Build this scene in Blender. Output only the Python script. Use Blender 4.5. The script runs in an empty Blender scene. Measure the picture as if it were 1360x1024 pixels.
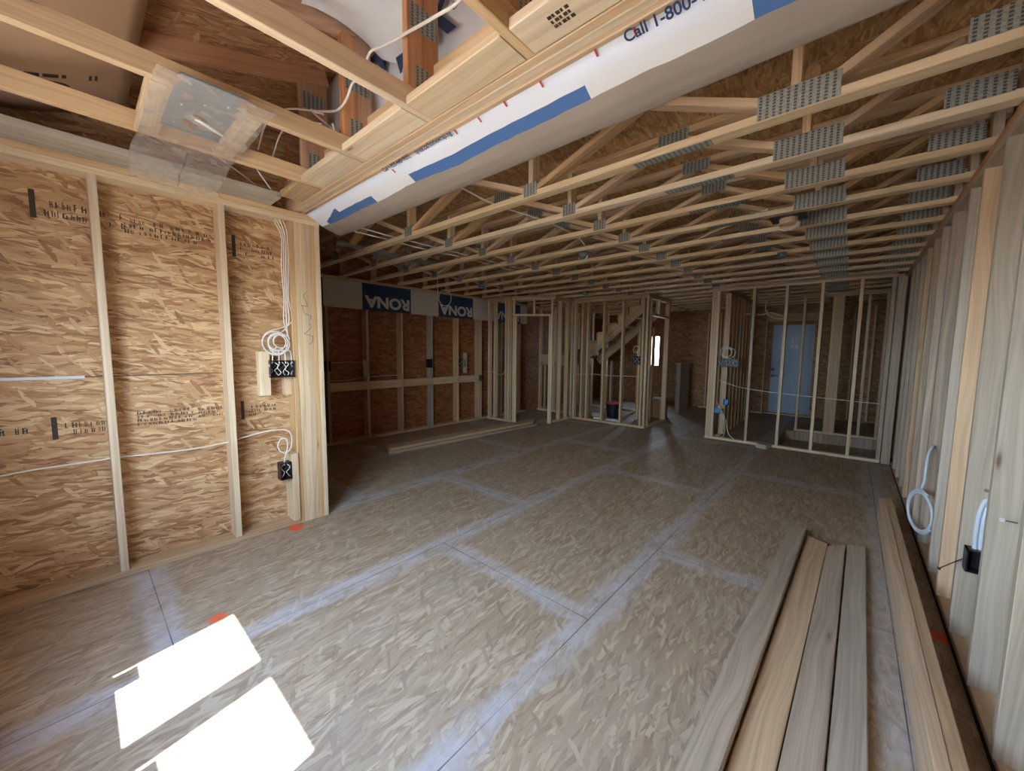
import bpy, bmesh, math, random
from mathutils import Vector, Matrix, noise
rnd = random.Random(7)
C = bpy.context.scene.collection
V = Vector

# ------------------------------------------------------------------ helpers
def tag(o, label=None, cat=None, group=None, kind=None):
    if label: o['label'] = label
    if cat: o['category'] = cat
    if group: o['group'] = group
    if kind: o['kind'] = kind
    return o

def empty(name, loc=(0, 0, 0), rz=0.0):
    o = bpy.data.objects.new(name, None)
    C.objects.link(o)
    o.location = loc
    o.rotation_euler = (0, 0, rz)
    o.empty_display_size = .05
    return o

def link(name, bm, mat, parent=None, loc=None, smooth=False):
    """bm in world space when parent is None and loc given: mesh is shifted so the origin sits at loc."""
    me = bpy.data.meshes.new(name)
    if loc is not None:
        bmesh.ops.translate(bm, vec=-V(loc), verts=bm.verts)
    bm.normal_update()
    bm.to_mesh(me)
    bm.free()
    mats = mat if isinstance(mat, (list, tuple)) else [mat]
    for m in mats:
        me.materials.append(m)
    if smooth:
        for p in me.polygons:
            p.use_smooth = True
    o = bpy.data.objects.new(name, me)
    C.objects.link(o)
    if parent is not None:
        o.parent = parent
        if loc is not None:
            o.location = loc
    elif loc is not None:
        o.location = loc
    return o

ORD = ['first', 'second', 'third', 'fourth', 'fifth', 'sixth', 'seventh', 'eighth', 'ninth', 'tenth', 'eleventh',
       'twelfth', 'thirteenth', 'fourteenth', 'fifteenth', 'sixteenth', 'seventeenth', 'eighteenth', 'nineteenth',
       'twentieth', 'twenty-first', 'twenty-second', 'twenty-third', 'twenty-fourth', 'twenty-fifth']

def add_beam(bm, a, b, w, t, up=(0, 0, 1), bev=.003, mi=0, uo=None):
    """Rectangular timber from a to b. w = size across (perpendicular to up), t = size along up. UVs: u along the grain in metres."""
    a, b = V(a), V(b)
    d = (b - a)
    L = d.length
    d.normalize()
    up = V(up)
    s = d.cross(up)
    if s.length < 1e-5:
        s = d.cross(V((1, 0, 0)))
    s.normalize()
    up = s.cross(d)
    uv = bm.loops.layers.uv.verify()
    if uo is None:
        uo = (rnd.uniform(0, 40), rnd.uniform(0, 40))
    hw, ht = w / 2, t / 2
    e = min(bev, hw * .4, ht * .4)
    prof = []
    if e > 0:
        for sx, sy in ((-1, -1), (1, -1), (1, 1), (-1, 1)):
            if sx * sy > 0:
                prof += [(sx * hw, sy * (ht - e)), (sx * (hw - e), sy * ht)]
            else:
                prof += [(sx * (hw - e), sy * ht), (sx * hw, sy * (ht - e))]
    else:
        prof = [(-hw, -ht), (hw, -ht), (hw, ht), (-hw, ht)]
    n = len(prof)
    r0 = [bm.verts.new(a + s * p[0] + up * p[1]) for p in prof]
    r1 = [bm.verts.new(b + s * p[0] + up * p[1]) for p in prof]
    per = 0
    for i in range(n):
        j = (i + 1) % n
        l = math.dist(prof[i], prof[j])
        f = bm.faces.new((r0[j], r0[i], r1[i], r1[j]))
        f.material_index = mi
        for lp, (uu, vv) in zip(f.loops, ((0, per + l), (0, per), (L, per), (L, per + l))):
            lp[uv].uv = (uu + uo[0], vv + uo[1])
        per += l
    for ring, rev, x0 in ((r0, False, 0), (r1, True, L)):
        f = bm.faces.new(ring if not rev else ring[::-1])
        f.material_index = mi
        for lp in f.loops:
            q = lp.vert.co - a
            lp[uv].uv = (q.dot(s) * .5 + uo[0] + x0, q.dot(up) + uo[1])

def beam(name, mat, a, b, w, t, up=(0, 0, 1), parent=None, bev=.003):
    bm = bmesh.new()
    add_beam(bm, a, b, w, t, up, bev)
    return link(name, bm, mat, parent, loc=a)

def add_box(bm, lo, hi, bev=0.0, mi=0):
    lo, hi = V(lo), V(hi)
    c = (lo + hi) / 2
    add_beam(bm, (lo.x, c.y, c.z), (hi.x, c.y, c.z), hi.y - lo.y, hi.z - lo.z, (0, 0, 1), bev, mi, (0, 0))

def box(name, mat, lo, hi, parent=None, bev=.003):
    """axis aligned timber or sheet; grain along the longest side"""
    lo, hi = V(lo), V(hi)
    c = (lo + hi) / 2
    s = hi - lo
    k = max(range(3), key=lambda i: s[i])
    bm = bmesh.new()
    if k == 0:
        a, b = (lo.x, c.y, c.z), (hi.x, c.y, c.z); add_beam(bm, a, b, s.y, s.z, (0, 0, 1), bev)
    elif k == 1:
        a, b = (c.x, lo.y, c.z), (c.x, hi.y, c.z); add_beam(bm, a, b, s.x, s.z, (0, 0, 1), bev)
    else:
        a, b = (c.x, c.y, lo.z), (c.x, c.y, hi.z); add_beam(bm, a, b, s.x, s.y, (0, 1, 0), bev)
    return link(name, bm, mat, parent, loc=a)

def cable(name, mat, pts, r=.004, parent=None, step=5):
    """smooth tube through the points (Catmull-Rom), as a mesh"""
    P = [V(p) for p in pts]
    P = [P[0] * 2 - P[1]] + P + [P[-1] * 2 - P[-2]]
    path = []
    for i in range(1, len(P) - 2):
        p0, p1, p2, p3 = P[i - 1:i + 3]
        for j in range(step):
            t = j / step
            path.append(.5 * (2 * p1 + (p2 - p0) * t + (2 * p0 - 5 * p1 + 4 * p2 - p3) * t * t + (3 * p1 - p0 - 3 * p2 + p3) * t ** 3))
    path.append(P[-2])
    bm = bmesh.new()
    nrm = None
    rings = []
    ns = 8 if r > .005 else 6
    for i, p in enumerate(path):
        d = (path[min(i + 1, len(path) - 1)] - path[max(i - 1, 0)]).normalized()
        if nrm is None:
            nrm = d.orthogonal().normalized()
        nrm = (nrm - d * nrm.dot(d)).normalized()
        bi = d.cross(nrm)
        rings.append([bm.verts.new(p + nrm * r * math.cos(k / ns * 6.2832) + bi * r * math.sin(k / ns * 6.2832)) for k in range(ns)])
    for q, w in zip(rings, rings[1:]):
        for k in range(ns):
            bm.faces.new((q[k], q[(k + 1) % ns], w[(k + 1) % ns], w[k]))
    bm.faces.new(rings[0][::-1]); bm.faces.new(rings[-1])
    o = link(name, bm, mat, None, tuple(path[0]), True)
    if parent is not None:
        keep(o, parent)
    return o

def keep(o, parent):
    """parent a world-space object without moving it"""
    o.parent = parent
    o.matrix_parent_inverse = parent.matrix_basis.inverted()
    return o

def loop_pts(c, r, a, b, turns=1.0, n=14, ph=0.0, dr=0.0, drift=(0, 0, 0)):
    c, a, b, dv = V(c), V(a), V(b), V(drift)
    out = []
    for i in range(int(n * turns) + 1):
        t = i / n * 2 * math.pi + ph
        rr = r + dr * math.sin(t * .7)
        out.append(c + a * rr * math.cos(t) + b * rr * math.sin(t) + dv * (i / n))
    return out

def text(name, body, mat, size, loc, rot, parent=None, bold=0.0, align='LEFT', sx=1.0):
    cu = bpy.data.curves.new(name, 'FONT')
    cu.body = body
    cu.size = size
    cu.offset = bold
    cu.align_x = align
    cu.materials.append(mat)
    tmp = bpy.data.objects.new('tmp_text', cu)
    C.objects.link(tmp)
    bpy.context.view_layer.update()
    me = bpy.data.meshes.new_from_object(tmp)
    bpy.data.objects.remove(tmp)
    bpy.data.curves.remove(cu)
    m = Matrix.Translation(V(loc)) @ rot.to_4x4() @ Matrix.Diagonal((sx, 1, 1, 1))
    me.name = name
    me.transform(m)
    me.transform(Matrix.Translation(-V(loc)))
    o = bpy.data.objects.new(name, me)
    C.objects.link(o)
    o.location = loc
    if parent is not None:
        keep(o, parent)
    return o

def axes(x, y):
    x, y = V(x).normalized(), V(y).normalized()
    z = x.cross(y)
    return Matrix((x, y, z)).transposed()

# ------------------------------------------------------------------ materials
def mat_new(name):
    m = bpy.data.materials.new(name)
    m.use_nodes = True
    nt = m.node_tree
    nt.nodes.clear()
    out = nt.nodes.new('ShaderNodeOutputMaterial')
    bs = nt.nodes.new('ShaderNodeBsdfPrincipled')
    nt.links.new(bs.outputs[0], out.inputs[0])
    return m, nt, bs

class N:
    """tiny node builder"""
    def __init__(s, nt): s.nt = nt
    def add(s, typ, ins=None, **kw):
        n = s.nt.nodes.new(typ)
        for k, v in kw.items(): setattr(n, k, v)
        for k, v in (ins or {}).items():
            if hasattr(v, 'links') or hasattr(v, 'is_linked'): s.nt.links.new(v, n.inputs[k])
            else: n.inputs[k].default_value = v
        return n
    def math(s, op, a, b=0.0, c=None, clamp=False):
        d = {0: a, 1: b}
        if c is not None: d[2] = c
        n = s.add('ShaderNodeMath', d, operation=op, use_clamp=clamp)
        return n.outputs[0]
    def ramp(s, fac, stops, interp='LINEAR'):
        n = s.add('ShaderNodeValToRGB', {0: fac})
        cr = n.color_ramp
        cr.interpolation = interp
        while len(cr.elements) < len(stops): cr.elements.new(.5)
        for e, (p, c) in zip(cr.elements, stops):
            e.position = p
            e.color = (*c, 1) if len(c) == 3 else c
        return n.outputs[0]
    def mix(s, fac, a, b, blend='MIX'):
        n = s.add('ShaderNodeMix', data_type='RGBA', blend_type=blend)
        for k, v in ((0, fac), (6, a), (7, b)):
            if hasattr(v, 'is_linked'): s.nt.links.new(v, n.inputs[k])
            else: n.inputs[k].default_value = v if k == 0 else ((*v, 1) if len(v) == 3 else v)
        return n.outputs[2]

def lin(r, g, b):
    f = lambda c: (c / 255 / 12.92) if c / 255 <= .04045 else ((c / 255 + .055) / 1.055) ** 2.4
    return (f(r), f(g), f(b))

def lumber(name, lo, hi, knot=(.16, .07, .03), rough=.6, var=.35, fine=1.0):
    m, nt, bs = mat_new(name)
    n = N(nt)
    uv = n.add('ShaderNodeUVMap').outputs[0]
    oi = n.add('ShaderNodeObjectInfo')
    off = n.add('ShaderNodeVectorMath', {0: oi.outputs['Random'], 1: (37.3, 11.7, 5.1)}, operation='MULTIPLY').outputs[0]
    p = n.add('ShaderNodeVectorMath', {0: uv, 1: off}, operation='ADD').outputs[0]
    g1 = n.add('ShaderNodeMapping', {0: p, 3: (.8, 44, 1)}).outputs[0]
    w = n.add('ShaderNodeTexNoise', {0: n.add('ShaderNodeMapping', {0: p, 3: (.8, 3, 1)}).outputs[0], 'Scale': 1.6, 'Detail': 1.0})
    gd = n.add('ShaderNodeVectorMath', {0: w.outputs['Color'], 1: (.12, 4.6, 0)}, operation='MULTIPLY').outputs[0]
    g2 = n.add('ShaderNodeVectorMath', {0: g1, 1: gd}, operation='ADD').outputs[0]
    gr = n.add('ShaderNodeTexNoise', {0: g2, 'Scale': 1.0 * fine, 'Detail': 4.0, 'Roughness': .62}).outputs[0]
    bw = n.add('ShaderNodeTexNoise', {0: p, 'Scale': 2.2, 'Detail': 2.0}).outputs[0]
    col = n.mix(n.ramp(gr, [(.32, (0, 0, 0)), (.68, (1, 1, 1))]), lo, hi)
    # knots: sparse ovals along the board
    kp = n.add('ShaderNodeMapping', {0: p, 3: (2.3, 9.5, 1)}).outputs[0]
    vo = n.add('ShaderNodeTexVoronoi', {0: kp, 'Scale': 1.0, 'Randomness': .9})
    rs = n.add('ShaderNodeSeparateColor', {0: vo.outputs['Color']}).outputs[0]
    kk = n.math('MULTIPLY', n.ramp(vo.outputs['Distance'], [(.03, (1, 1, 1)), (.10, (0, 0, 0))]), n.math('GREATER_THAN', rs, .58))
    kh = n.math('MULTIPLY', n.ramp(vo.outputs['Distance'], [(.05, (1, 1, 1)), (.22, (0, 0, 0))]), n.math('GREATER_THAN', rs, .58))
    col = n.mix(n.math('MULTIPLY', kh, .35), col, tuple(c * .6 for c in lo))
    col = n.mix(n.math('MULTIPLY', kk, .85), col, knot)
    hsv = n.add('ShaderNodeHueSaturation', {'Color': col,
        'Value': n.math('ADD', 1 - var / 2, n.math('MULTIPLY', n.math('ADD', n.math('MULTIPLY', oi.outputs['Random'], .6), n.math('MULTIPLY', bw, .5)), var)),
        'Saturation': n.math('ADD', .82, n.math('MULTIPLY', n.math('FRACT', n.math('MULTIPLY', oi.outputs['Random'], 7.31)), .36))})
    nt.links.new(hsv.outputs[0], bs.inputs['Base Color'])
    bs.inputs['Roughness'].default_value = rough
    bp = n.add('ShaderNodeBump', {'Strength': .25, 'Distance': .002, 'Height': gr})
    nt.links.new(bp.outputs[0], bs.inputs['Normal'])
    return m

def osb_color(n, u, v, dark, mid, light, red, zig=1.0):
    """strand pattern; u is the main strand direction. Returns colour, height."""
    base = n.add('ShaderNodeCombineXYZ', {0: u, 1: v}).outputs[0]
    wob = n.add('ShaderNodeTexNoise', {0: base, 'Scale': 5.0, 'Detail': 2.0})
    wv = n.add('ShaderNodeVectorMath', {0: n.add('ShaderNodeVectorMath', {0: wob.outputs['Color'], 1: (.5, .5, .5)}, operation='SUBTRACT').outputs[0], 1: (.05, .05, 0)}, operation='MULTIPLY').outputs[0]
    pos = n.add('ShaderNodeVectorMath', {0: base, 1: wv}, operation='ADD').outputs[0]
    col = None; hgt = None
    for k, (ang, sx, sy, thr) in enumerate(((.05, 6.0, 46, 0), (-.26 * zig, 7.5, 52, .40), (.32 * zig, 8, 58, .52), (-.08, 6, 40, .62), (1.05 * zig, 9, 46, .86), (.12, 10, 75, .70))):
        mp = n.add('ShaderNodeMapping', {0: pos, 1: (3.1 * k, 1.7 * k, 0), 2: (0, 0, ang)}).outputs[0]
        mp = n.add('ShaderNodeMapping', {0: mp, 3: (sx, sy, 1)}).outputs[0]
        vo = n.add('ShaderNodeTexVoronoi', {0: mp, 'Scale': 1.0, 'Randomness': 1.0}, voronoi_dimensions='2D')
        sc = n.add('ShaderNodeSeparateColor', {0: vo.outputs['Color']})
        fib = n.add('ShaderNodeTexNoise', {0: n.add('ShaderNodeMapping', {0: mp, 3: (.4, 4.0, 1)}).outputs[0], 'Scale': 1.0, 'Detail': 4.0, 'Roughness': .65}).outputs[0]
        tone = n.math('ADD', n.math('MULTIPLY', sc.outputs[0], .52), n.math('MULTIPLY', fib, .50))
        c = n.ramp(tone, [(.14, dark), (.32, red), (.47, mid), (.58, mid), (.74, light), (.93, tuple(min(1, x * 1.2) for x in light))])
        h = n.math('ADD', n.math('MULTIPLY', sc.outputs[2], .7), n.math('MULTIPLY', vo.outputs['Distance'], -.5))
        if col is None: col, hgt = c, h
        else:
            msk = n.math('MULTIPLY', n.math('GREATER_THAN', sc.outputs[1], thr), n.math('LESS_THAN', vo.outputs['Distance'], .60))
            col = n.mix(n.math('MULTIPLY', msk, .9), col, c)
            crack = n.math('MULTIPLY', n.math('GREATER_THAN', sc.outputs[2], .60), .75)
            edge = n.math('MULTIPLY', n.math('MULTIPLY', msk, crack), n.ramp(vo.outputs['Distance'], [(.49, (0, 0, 0)), (.60, (1, 1, 1))]))
            col = n.mix(edge, col, tuple(x * .55 for x in dark))
            hm = n.add('ShaderNodeMix', {0: msk, 2: hgt, 3: n.math('ADD', h, .2 * k)})
            hgt = hm.outputs[0]
    return col, hgt

def osb(name, plane, dark, mid, light, red, rough=.62, zig=1.0, seam=None):
    m, nt, bs = mat_new(name)
    n = N(nt)
    g = n.add('ShaderNodeNewGeometry').outputs['Position']
    s = n.add('ShaderNodeSeparateXYZ', {0: g})
    u, v = s.outputs[plane[0]], s.outputs[plane[1]]
    col, h = osb_color(n, u, v, dark, mid, light, red, zig)
    if seam is not None:
        ds = n.math('ABSOLUTE', n.math('SUBTRACT', v, seam))
        col = n.mix(n.math('LESS_THAN', ds, .003), col, (.03, .02, .015))
    pat = n.add('ShaderNodeTexNoise', {0: n.add('ShaderNodeCombineXYZ', {0: n.math('MULTIPLY', u, 1.6), 1: n.math('MULTIPLY', v, 5.0)}).outputs[0], 'Scale': 1.0, 'Detail': 4.0}).outputs[0]
    col = n.mix(n.ramp(pat, [(.35, (.25, .25, .25)), (.6, (0, 0, 0))]), col, mid)
    col = n.mix(n.ramp(pat, [(.52, (0, 0, 0)), (.75, (.35, .35, .35))]), col, red)
    nt.links.new(col, bs.inputs['Base Color'])
    bs.inputs['Roughness'].default_value = rough
    bp = n.add('ShaderNodeBump', {'Strength': .35, 'Distance': .003, 'Height': h})
    nt.links.new(bp.outputs[0], bs.inputs['Normal'])
    return m

def plain(name, col, rough=.5, metal=0.0, bump=0.0, bscale=60, alpha=None, var=0.08, trans=0.0):
    m, nt, bs = mat_new(name)
    n = N(nt)
    tc = n.add('ShaderNodeTexCoord').outputs['Object']
    no = n.add('ShaderNodeTexNoise', {0: tc, 'Scale': bscale * .2, 'Detail': 3.0}).outputs[0]
    c = n.mix(no, tuple(x * (1 - var) for x in col), tuple(min(1, x * (1 + var)) for x in col))
    nt.links.new(c, bs.inputs['Base Color'])
    bs.inputs['Roughness'].default_value = rough
    bs.inputs['Metallic'].default_value = metal
    if bump:
        b = n.add('ShaderNodeBump', {'Strength': bump, 'Distance': .004, 'Height': n.add('ShaderNodeTexNoise', {0: tc, 'Scale': bscale, 'Detail': 3.0}).outputs[0]})
        nt.links.new(b.outputs[0], bs.inputs['Normal'])
    return m

M = {}
M['pine'] = lumber('pale_spruce', lin(202, 180, 146), lin(230, 213, 182))
M['pine2'] = lumber('warm_spruce', lin(194, 166, 132), lin(222, 198, 164))
M['grey_pine'] = lumber('weathered_spruce', lin(156, 142, 124), lin(194, 180, 160), rough=.6)
M['tan_pine'] = lumber('tan_spruce', lin(178, 150, 116), lin(212, 186, 150))
M['white_pine'] = lumber('white_spruce', lin(163, 155, 140), lin(197, 189, 174), var=.4)
M['red_pine'] = lumber('red_brown_fir', lin(178, 134, 102), lin(206, 162, 128), var=.25)
M['osb_left'] = osb('osb_wall', (1, 2), lin(96, 62, 40), lin(188, 152, 112), lin(218, 192, 152), lin(150, 106, 70), seam=1.236)
M['osb_back'] = osb('osb_wall_red', (1, 2), lin(80, 42, 24), lin(150, 96, 60), lin(180, 128, 86), lin(118, 70, 42))
M['osb_x'] = osb('osb_wall_across', (0, 2), lin(96, 60, 38), lin(164, 122, 84), lin(196, 158, 118), lin(132, 90, 58))
M['osb_roof'] = osb('osb_roof', (1, 0), lin(104, 64, 42), lin(178, 134, 98), lin(206, 168, 130), lin(142, 98, 68), zig=1.6)
M['osb_ceiling'] = osb('osb_subfloor', (1, 0), lin(124, 90, 54), lin(186, 150, 104), lin(212, 180, 134), lin(156, 116, 74), zig=1.4)

def floor_material():
    m, nt, bs = mat_new('osb_floor')
    n = N(nt)
    g = n.add('ShaderNodeNewGeometry').outputs['Position']
    s = n.add('ShaderNodeSeparateXYZ', {0: g})
    x, y = s.outputs[0], s.outputs[1]
    col, h = osb_color(n, y, x, lin(116, 90, 64), lin(168, 145, 114), lin(195, 176, 146), lin(146, 120, 89), zig=.95)
    # sheet layout: 1.21 m x 2.45 m, staggered
    a = n.math('DIVIDE', n.math('ADD', x, .955), 1.21)
    fx = n.math('MULTIPLY', n.math('ABSOLUTE', n.math('SUBTRACT', a, n.math('ROUND', a))), 1.21)
    par = n.math('FLOORED_MODULO', n.math('FLOOR', a), 2.0)
    b = n.math('DIVIDE', n.math('SUBTRACT', n.math('SUBTRACT', y, .225), n.math('MULTIPLY', par, 1.49)), 2.45)
    fy = n.math('MULTIPLY', n.math('ABSOLUTE', n.math('SUBTRACT', b, n.math('ROUND', b))), 2.45)
    d = n.math('MINIMUM', fx, fy)
    bn = n.add('ShaderNodeTexNoise', {0: n.add('ShaderNodeMapping', {0: g, 3: (1, 1, 0)}).outputs[0], 'Scale': 6.0, 'Detail': 6.0, 'Roughness': .7}).outputs[0]
    big = n.add('ShaderNodeTexNoise', {0: g, 'Scale': 1.3, 'Detail': 2.0}).outputs[0]
    reach = n.math('ADD', n.math('MULTIPLY', big, .17), .02)
    band = n.math('SUBTRACT', 1.0, n.math('DIVIDE', n.math('ADD', d, n.math('MULTIPLY', n.math('SUBTRACT', bn, .5), .26)), reach))
    band = n.math('MULTIPLY', n.math('MULTIPLY', band, 2.2, clamp=True), n.ramp(bn, [(.38, (.25, .25, .25)), (.6, (1, 1, 1))]))
    # foot wear and dust
    dust = n.add('ShaderNodeTexNoise', {0: g, 'Scale': 2.4, 'Detail': 5.0, 'Roughness': .6}).outputs[0]
    col = n.mix(n.ramp(dust, [(.35, (.2, .2, .2)), (.75, (.56, .56, .56))]), col, lin(168, 160, 148))
    col = n.mix(n.math('MULTIPLY', band, .56), col, lin(196, 202, 213))  # sanded seam bands, with bluish sky reflection mixed into their colour
    # orange marking paint
    for (mx, my, r, k) in ((-2.41, .41, .05, .8), (-3.22, 1.08, .07, .9), (.43, 2.80, .06, .9), (-2.38, 3.8, .05, .5), (-3.43, 4.05, .06, .4), (-5.42, 3.63, .07, .5), (-5.42, 4.23, .07, .5), (-5.4, 4.85, .07, .5), (-4.0, 6.8, .1, .5), (-2.95, 6.82, .1, .5), (-1.5, 6.8, .07, .6)):
        dd = n.math('SQRT', n.math('ADD', n.math('POWER', n.math('SUBTRACT', x, mx), 2.0), n.math('POWER', n.math('SUBTRACT', y, my), 2.0)))
        mk = n.ramp(n.math('ADD', n.math('DIVIDE', dd, r), n.math('MULTIPLY', n.math('SUBTRACT', bn, .5), 1.6)), [(.6, (1, 1, 1)), (1.0, (0, 0, 0))])
        col = n.mix(n.math('MULTIPLY', mk, k), col, (.9, .12, .04))
    # joints, with the wide gaps open
    col = n.mix(n.math('MULTIPLY', n.math('LESS_THAN', d, .0021), n.ramp(big, [(.36, (.3, .3, .3)), (.56, (.92, .92, .92))])), col, (.03, .028, .026))
    nt.links.new(col, bs.inputs['Base Color'])
    rg = n.math('ADD', .6, n.math('MULTIPLY', band, -.08))
    nt.links.new(rg, bs.inputs['Roughness'])
    bs.inputs['Specular IOR Level'].default_value = .38
    bp = n.add('ShaderNodeBump', {'Strength': .22, 'Distance': .003, 'Height': h})
    nt.links.new(bp.outputs[0], bs.inputs['Normal'])
    return m
M['floor'] = floor_material()

def plate_material():
    m, nt, bs = mat_new('galvanised_nail_plate')
    n = N(nt)
    uv = n.add('ShaderNodeUVMap').outputs[0]
    s = n.add('ShaderNodeSeparateXYZ', {0: uv})
    u = n.math('FRACT', n.math('DIVIDE', s.outputs[0], .026))
    v = n.math('FRACT', n.math('DIVIDE', s.outputs[1], .013))
    slot = n.math('MULTIPLY', n.math('LESS_THAN', n.math('ABSOLUTE', n.math('SUBTRACT', u, .5)), .21), n.math('LESS_THAN', n.math('ABSOLUTE', n.math('SUBTRACT', v, .5)), .34))
    no = n.add('ShaderNodeTexNoise', {0: uv, 'Scale': 90.0, 'Detail': 2.0}).outputs[0]
    col = n.mix(no, lin(120, 126, 124), lin(190, 196, 192))
    col = n.mix(n.math('MULTIPLY', slot, .75), col, lin(46, 46, 40))
    nt.links.new(col, bs.inputs['Base Color'])
    bs.inputs['Metallic'].default_value = .35
    bs.inputs['Roughness'].default_value = .45
    bp = n.add('ShaderNodeBump', {'Strength': .8, 'Distance': .003, 'Height': n.math('MULTIPLY', slot, -1.0)})
    nt.links.new(bp.outputs[0], bs.inputs['Normal'])
    return m
M['plate'] = plate_material()

def sheet_material(name, col, trans, rough=.5, bump=.15, scale=9.0):
    m, nt, bs = mat_new(name)
    n = N(nt)
    tc = n.add('ShaderNodeTexCoord').outputs['Object']
    no = n.add('ShaderNodeTexNoise', {0: tc, 'Scale': scale, 'Detail': 4.0}).outputs[0]
    bp = n.add('ShaderNodeBump', {'Strength': bump, 'Distance': .03, 'Height': no})
    bs.inputs['Base Color'].default_value = (*col, 1)
    bs.inputs['Roughness'].default_value = rough
    nt.links.new(bp.outputs[0], bs.inputs['Normal'])
    out = [x for x in nt.nodes if x.type == 'OUTPUT_MATERIAL'][0]
    tr = n.add('ShaderNodeBsdfTranslucent', {0: (*col, 1)})
    mx = n.add('ShaderNodeMixShader', {0: trans, 1: bs.outputs[0], 2: tr.outputs[0]})
    nt.links.new(mx.outputs[0], out.inputs[0])
    return m
M['wrap_white'] = sheet_material('white_house_wrap', lin(230, 237, 245), .12)
M['wrap_blue'] = sheet_material('blue_print', lin(74, 116, 178), .12)
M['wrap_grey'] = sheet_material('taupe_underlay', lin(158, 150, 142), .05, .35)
M['wrap_navy'] = plain('navy_print', lin(36, 56, 96), .6)
M['band_white'] = sheet_material('grey_white_wrap', lin(206, 204, 198), .05)
M['band_navy'] = plain('dark_blue_print', lin(40, 62, 104), .6)
M['letter_white'] = plain('white_print', lin(206, 208, 208), .6)
M['ink'] = plain('black_ink', lin(62, 54, 44), .7)
M['ink_grey'] = plain('grey_ink', lin(70, 76, 92), .7)

def film_material():
    m, nt, bs = mat_new('clear_poly_film')
    n = N(nt)
    tc = n.add('ShaderNodeTexCoord').outputs['Object']
    no = n.add('ShaderNodeTexNoise', {0: tc, 'Scale': 14.0, 'Detail': 5.0}).outputs[0]
    bp = n.add('ShaderNodeBump', {'Strength': .5, 'Distance': .02, 'Height': no}).outputs[0]
    bs.inputs['Base Color'].default_value = (*lin(214, 208, 204), 1)
    bs.inputs['Roughness'].default_value = .22
    nt.links.new(bp, bs.inputs['Normal'])
    t = n.add('ShaderNodeBsdfTransparent', {0: (.93, .93, .93, 1)})
    mx = n.add('ShaderNodeMixShader', {0: n.math('ADD', .26, n.math('MULTIPLY', n.ramp(no, [(.4, (0, 0, 0)), (.75, (1, 1, 1))]), .22)), 1: t.outputs[0], 2: bs.outputs[0]})
    out = [x for x in nt.nodes if x.type == 'OUTPUT_MATERIAL'][0]
    nt.links.new(mx.outputs[0], out.inputs[0])
    return m
M['film'] = film_material()

def glass_material():
    m, nt, bs = mat_new('window_glass')
    n = N(nt)
    t = n.add('ShaderNodeBsdfTransparent', {0: (.94, .96, .96, 1)})
    g = n.add('ShaderNodeBsdfGlossy', {0: (1, 1, 1, 1), 'Roughness': .02})
    mx = n.add('ShaderNodeMixShader', {0: .06, 1: t.outputs[0], 2: g.outputs[0]})
    out = [x for x in nt.nodes if x.type == 'OUTPUT_MATERIAL'][0]
    nt.links.new(mx.outputs[0], out.inputs[0])
    return m
M['glass'] = glass_material()
M['cable'] = plain('white_cable', lin(232, 232, 228), .4)
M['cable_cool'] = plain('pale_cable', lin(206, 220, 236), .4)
M['black'] = plain('black_plastic', lin(26, 28, 32), .4)
M['black_in'] = plain('dark_wiring', lin(60, 40, 44), .5)
M['blue_box'] = plain('blue_plastic', lin(70, 140, 200), .4)
M['steel'] = plain('galvanised_steel', lin(128, 142, 148), .38, .55, .1, 20)
M['pan'] = plain('grey_blue_pan', lin(122, 140, 148), .45, .1)
M['nail'] = plain('bright_nail', lin(96, 90, 86), .35, .8)
M['cardboard'] = plain('brown_cardboard', lin(188, 158, 130), .8, 0, .1, 15)
M['vinyl'] = plain('white_vinyl', lin(236, 236, 234), .4)
M['door_paint'] = plain('grey_blue_door_paint', lin(150, 176, 206), .45)
M['paper'] = plain('white_paper', lin(226, 230, 234), .7)
M['red'] = plain('red_cap', lin(190, 60, 64), .5)
M['sill_foam'] = plain('dark_gasket', lin(30, 24, 22), .9)
M['foil'] = plain('silver_duct', lin(160, 164, 164), .35, .7, .5, 30)
M['purple'] = plain('purple_cable', lin(86, 70, 110), .4)
M['copper'] = plain('copper_pipe', lin(214, 130, 92), .3, .8)
M['yard'] = plain('bare_soil', lin(150, 132, 112), .9)

# ------------------------------------------------------------------ camera
cam = bpy.data.cameras.new('camera')
cam.sensor_width = 36.0
cam.lens = 36.0 * 510.47 / 1360.0
cam.clip_start = .02
cam.clip_end = 200
co = bpy.data.objects.new('camera', cam)
C.objects.link(co)
yaw, pit, rol = -7.22158e-01, 9.148e-02, -9.932e-03
fwd = V((math.sin(yaw) * math.cos(pit), math.cos(yaw) * math.cos(pit), -math.sin(pit)))
right = V((math.cos(yaw), -math.sin(yaw), 0))
down = fwd.cross(right)
r2 = math.cos(rol) * right + math.sin(rol) * down
d2 = -math.sin(rol) * right + math.cos(rol) * down
rot = Matrix((r2, -d2, -fwd)).transposed()
co.matrix_world = Matrix.Translation((0, 0, 1.42)) @ rot.to_4x4()
bpy.context.scene.camera = co

# ------------------------------------------------------------------ sizes
ZT = 2.464          # top of the wall plates
ZP = 2.388          # underside of the double top plate
TH = .0381
XL, XB, XR = -3.28, -5.65, .455     # stud faces: near left wall, far left wall, right wall
YR = -.52           # inner face of the window wall behind the camera
YF = 10.7           # far end wall

def structure(o):
    o['kind'] = 'structure'
    return o

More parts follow.
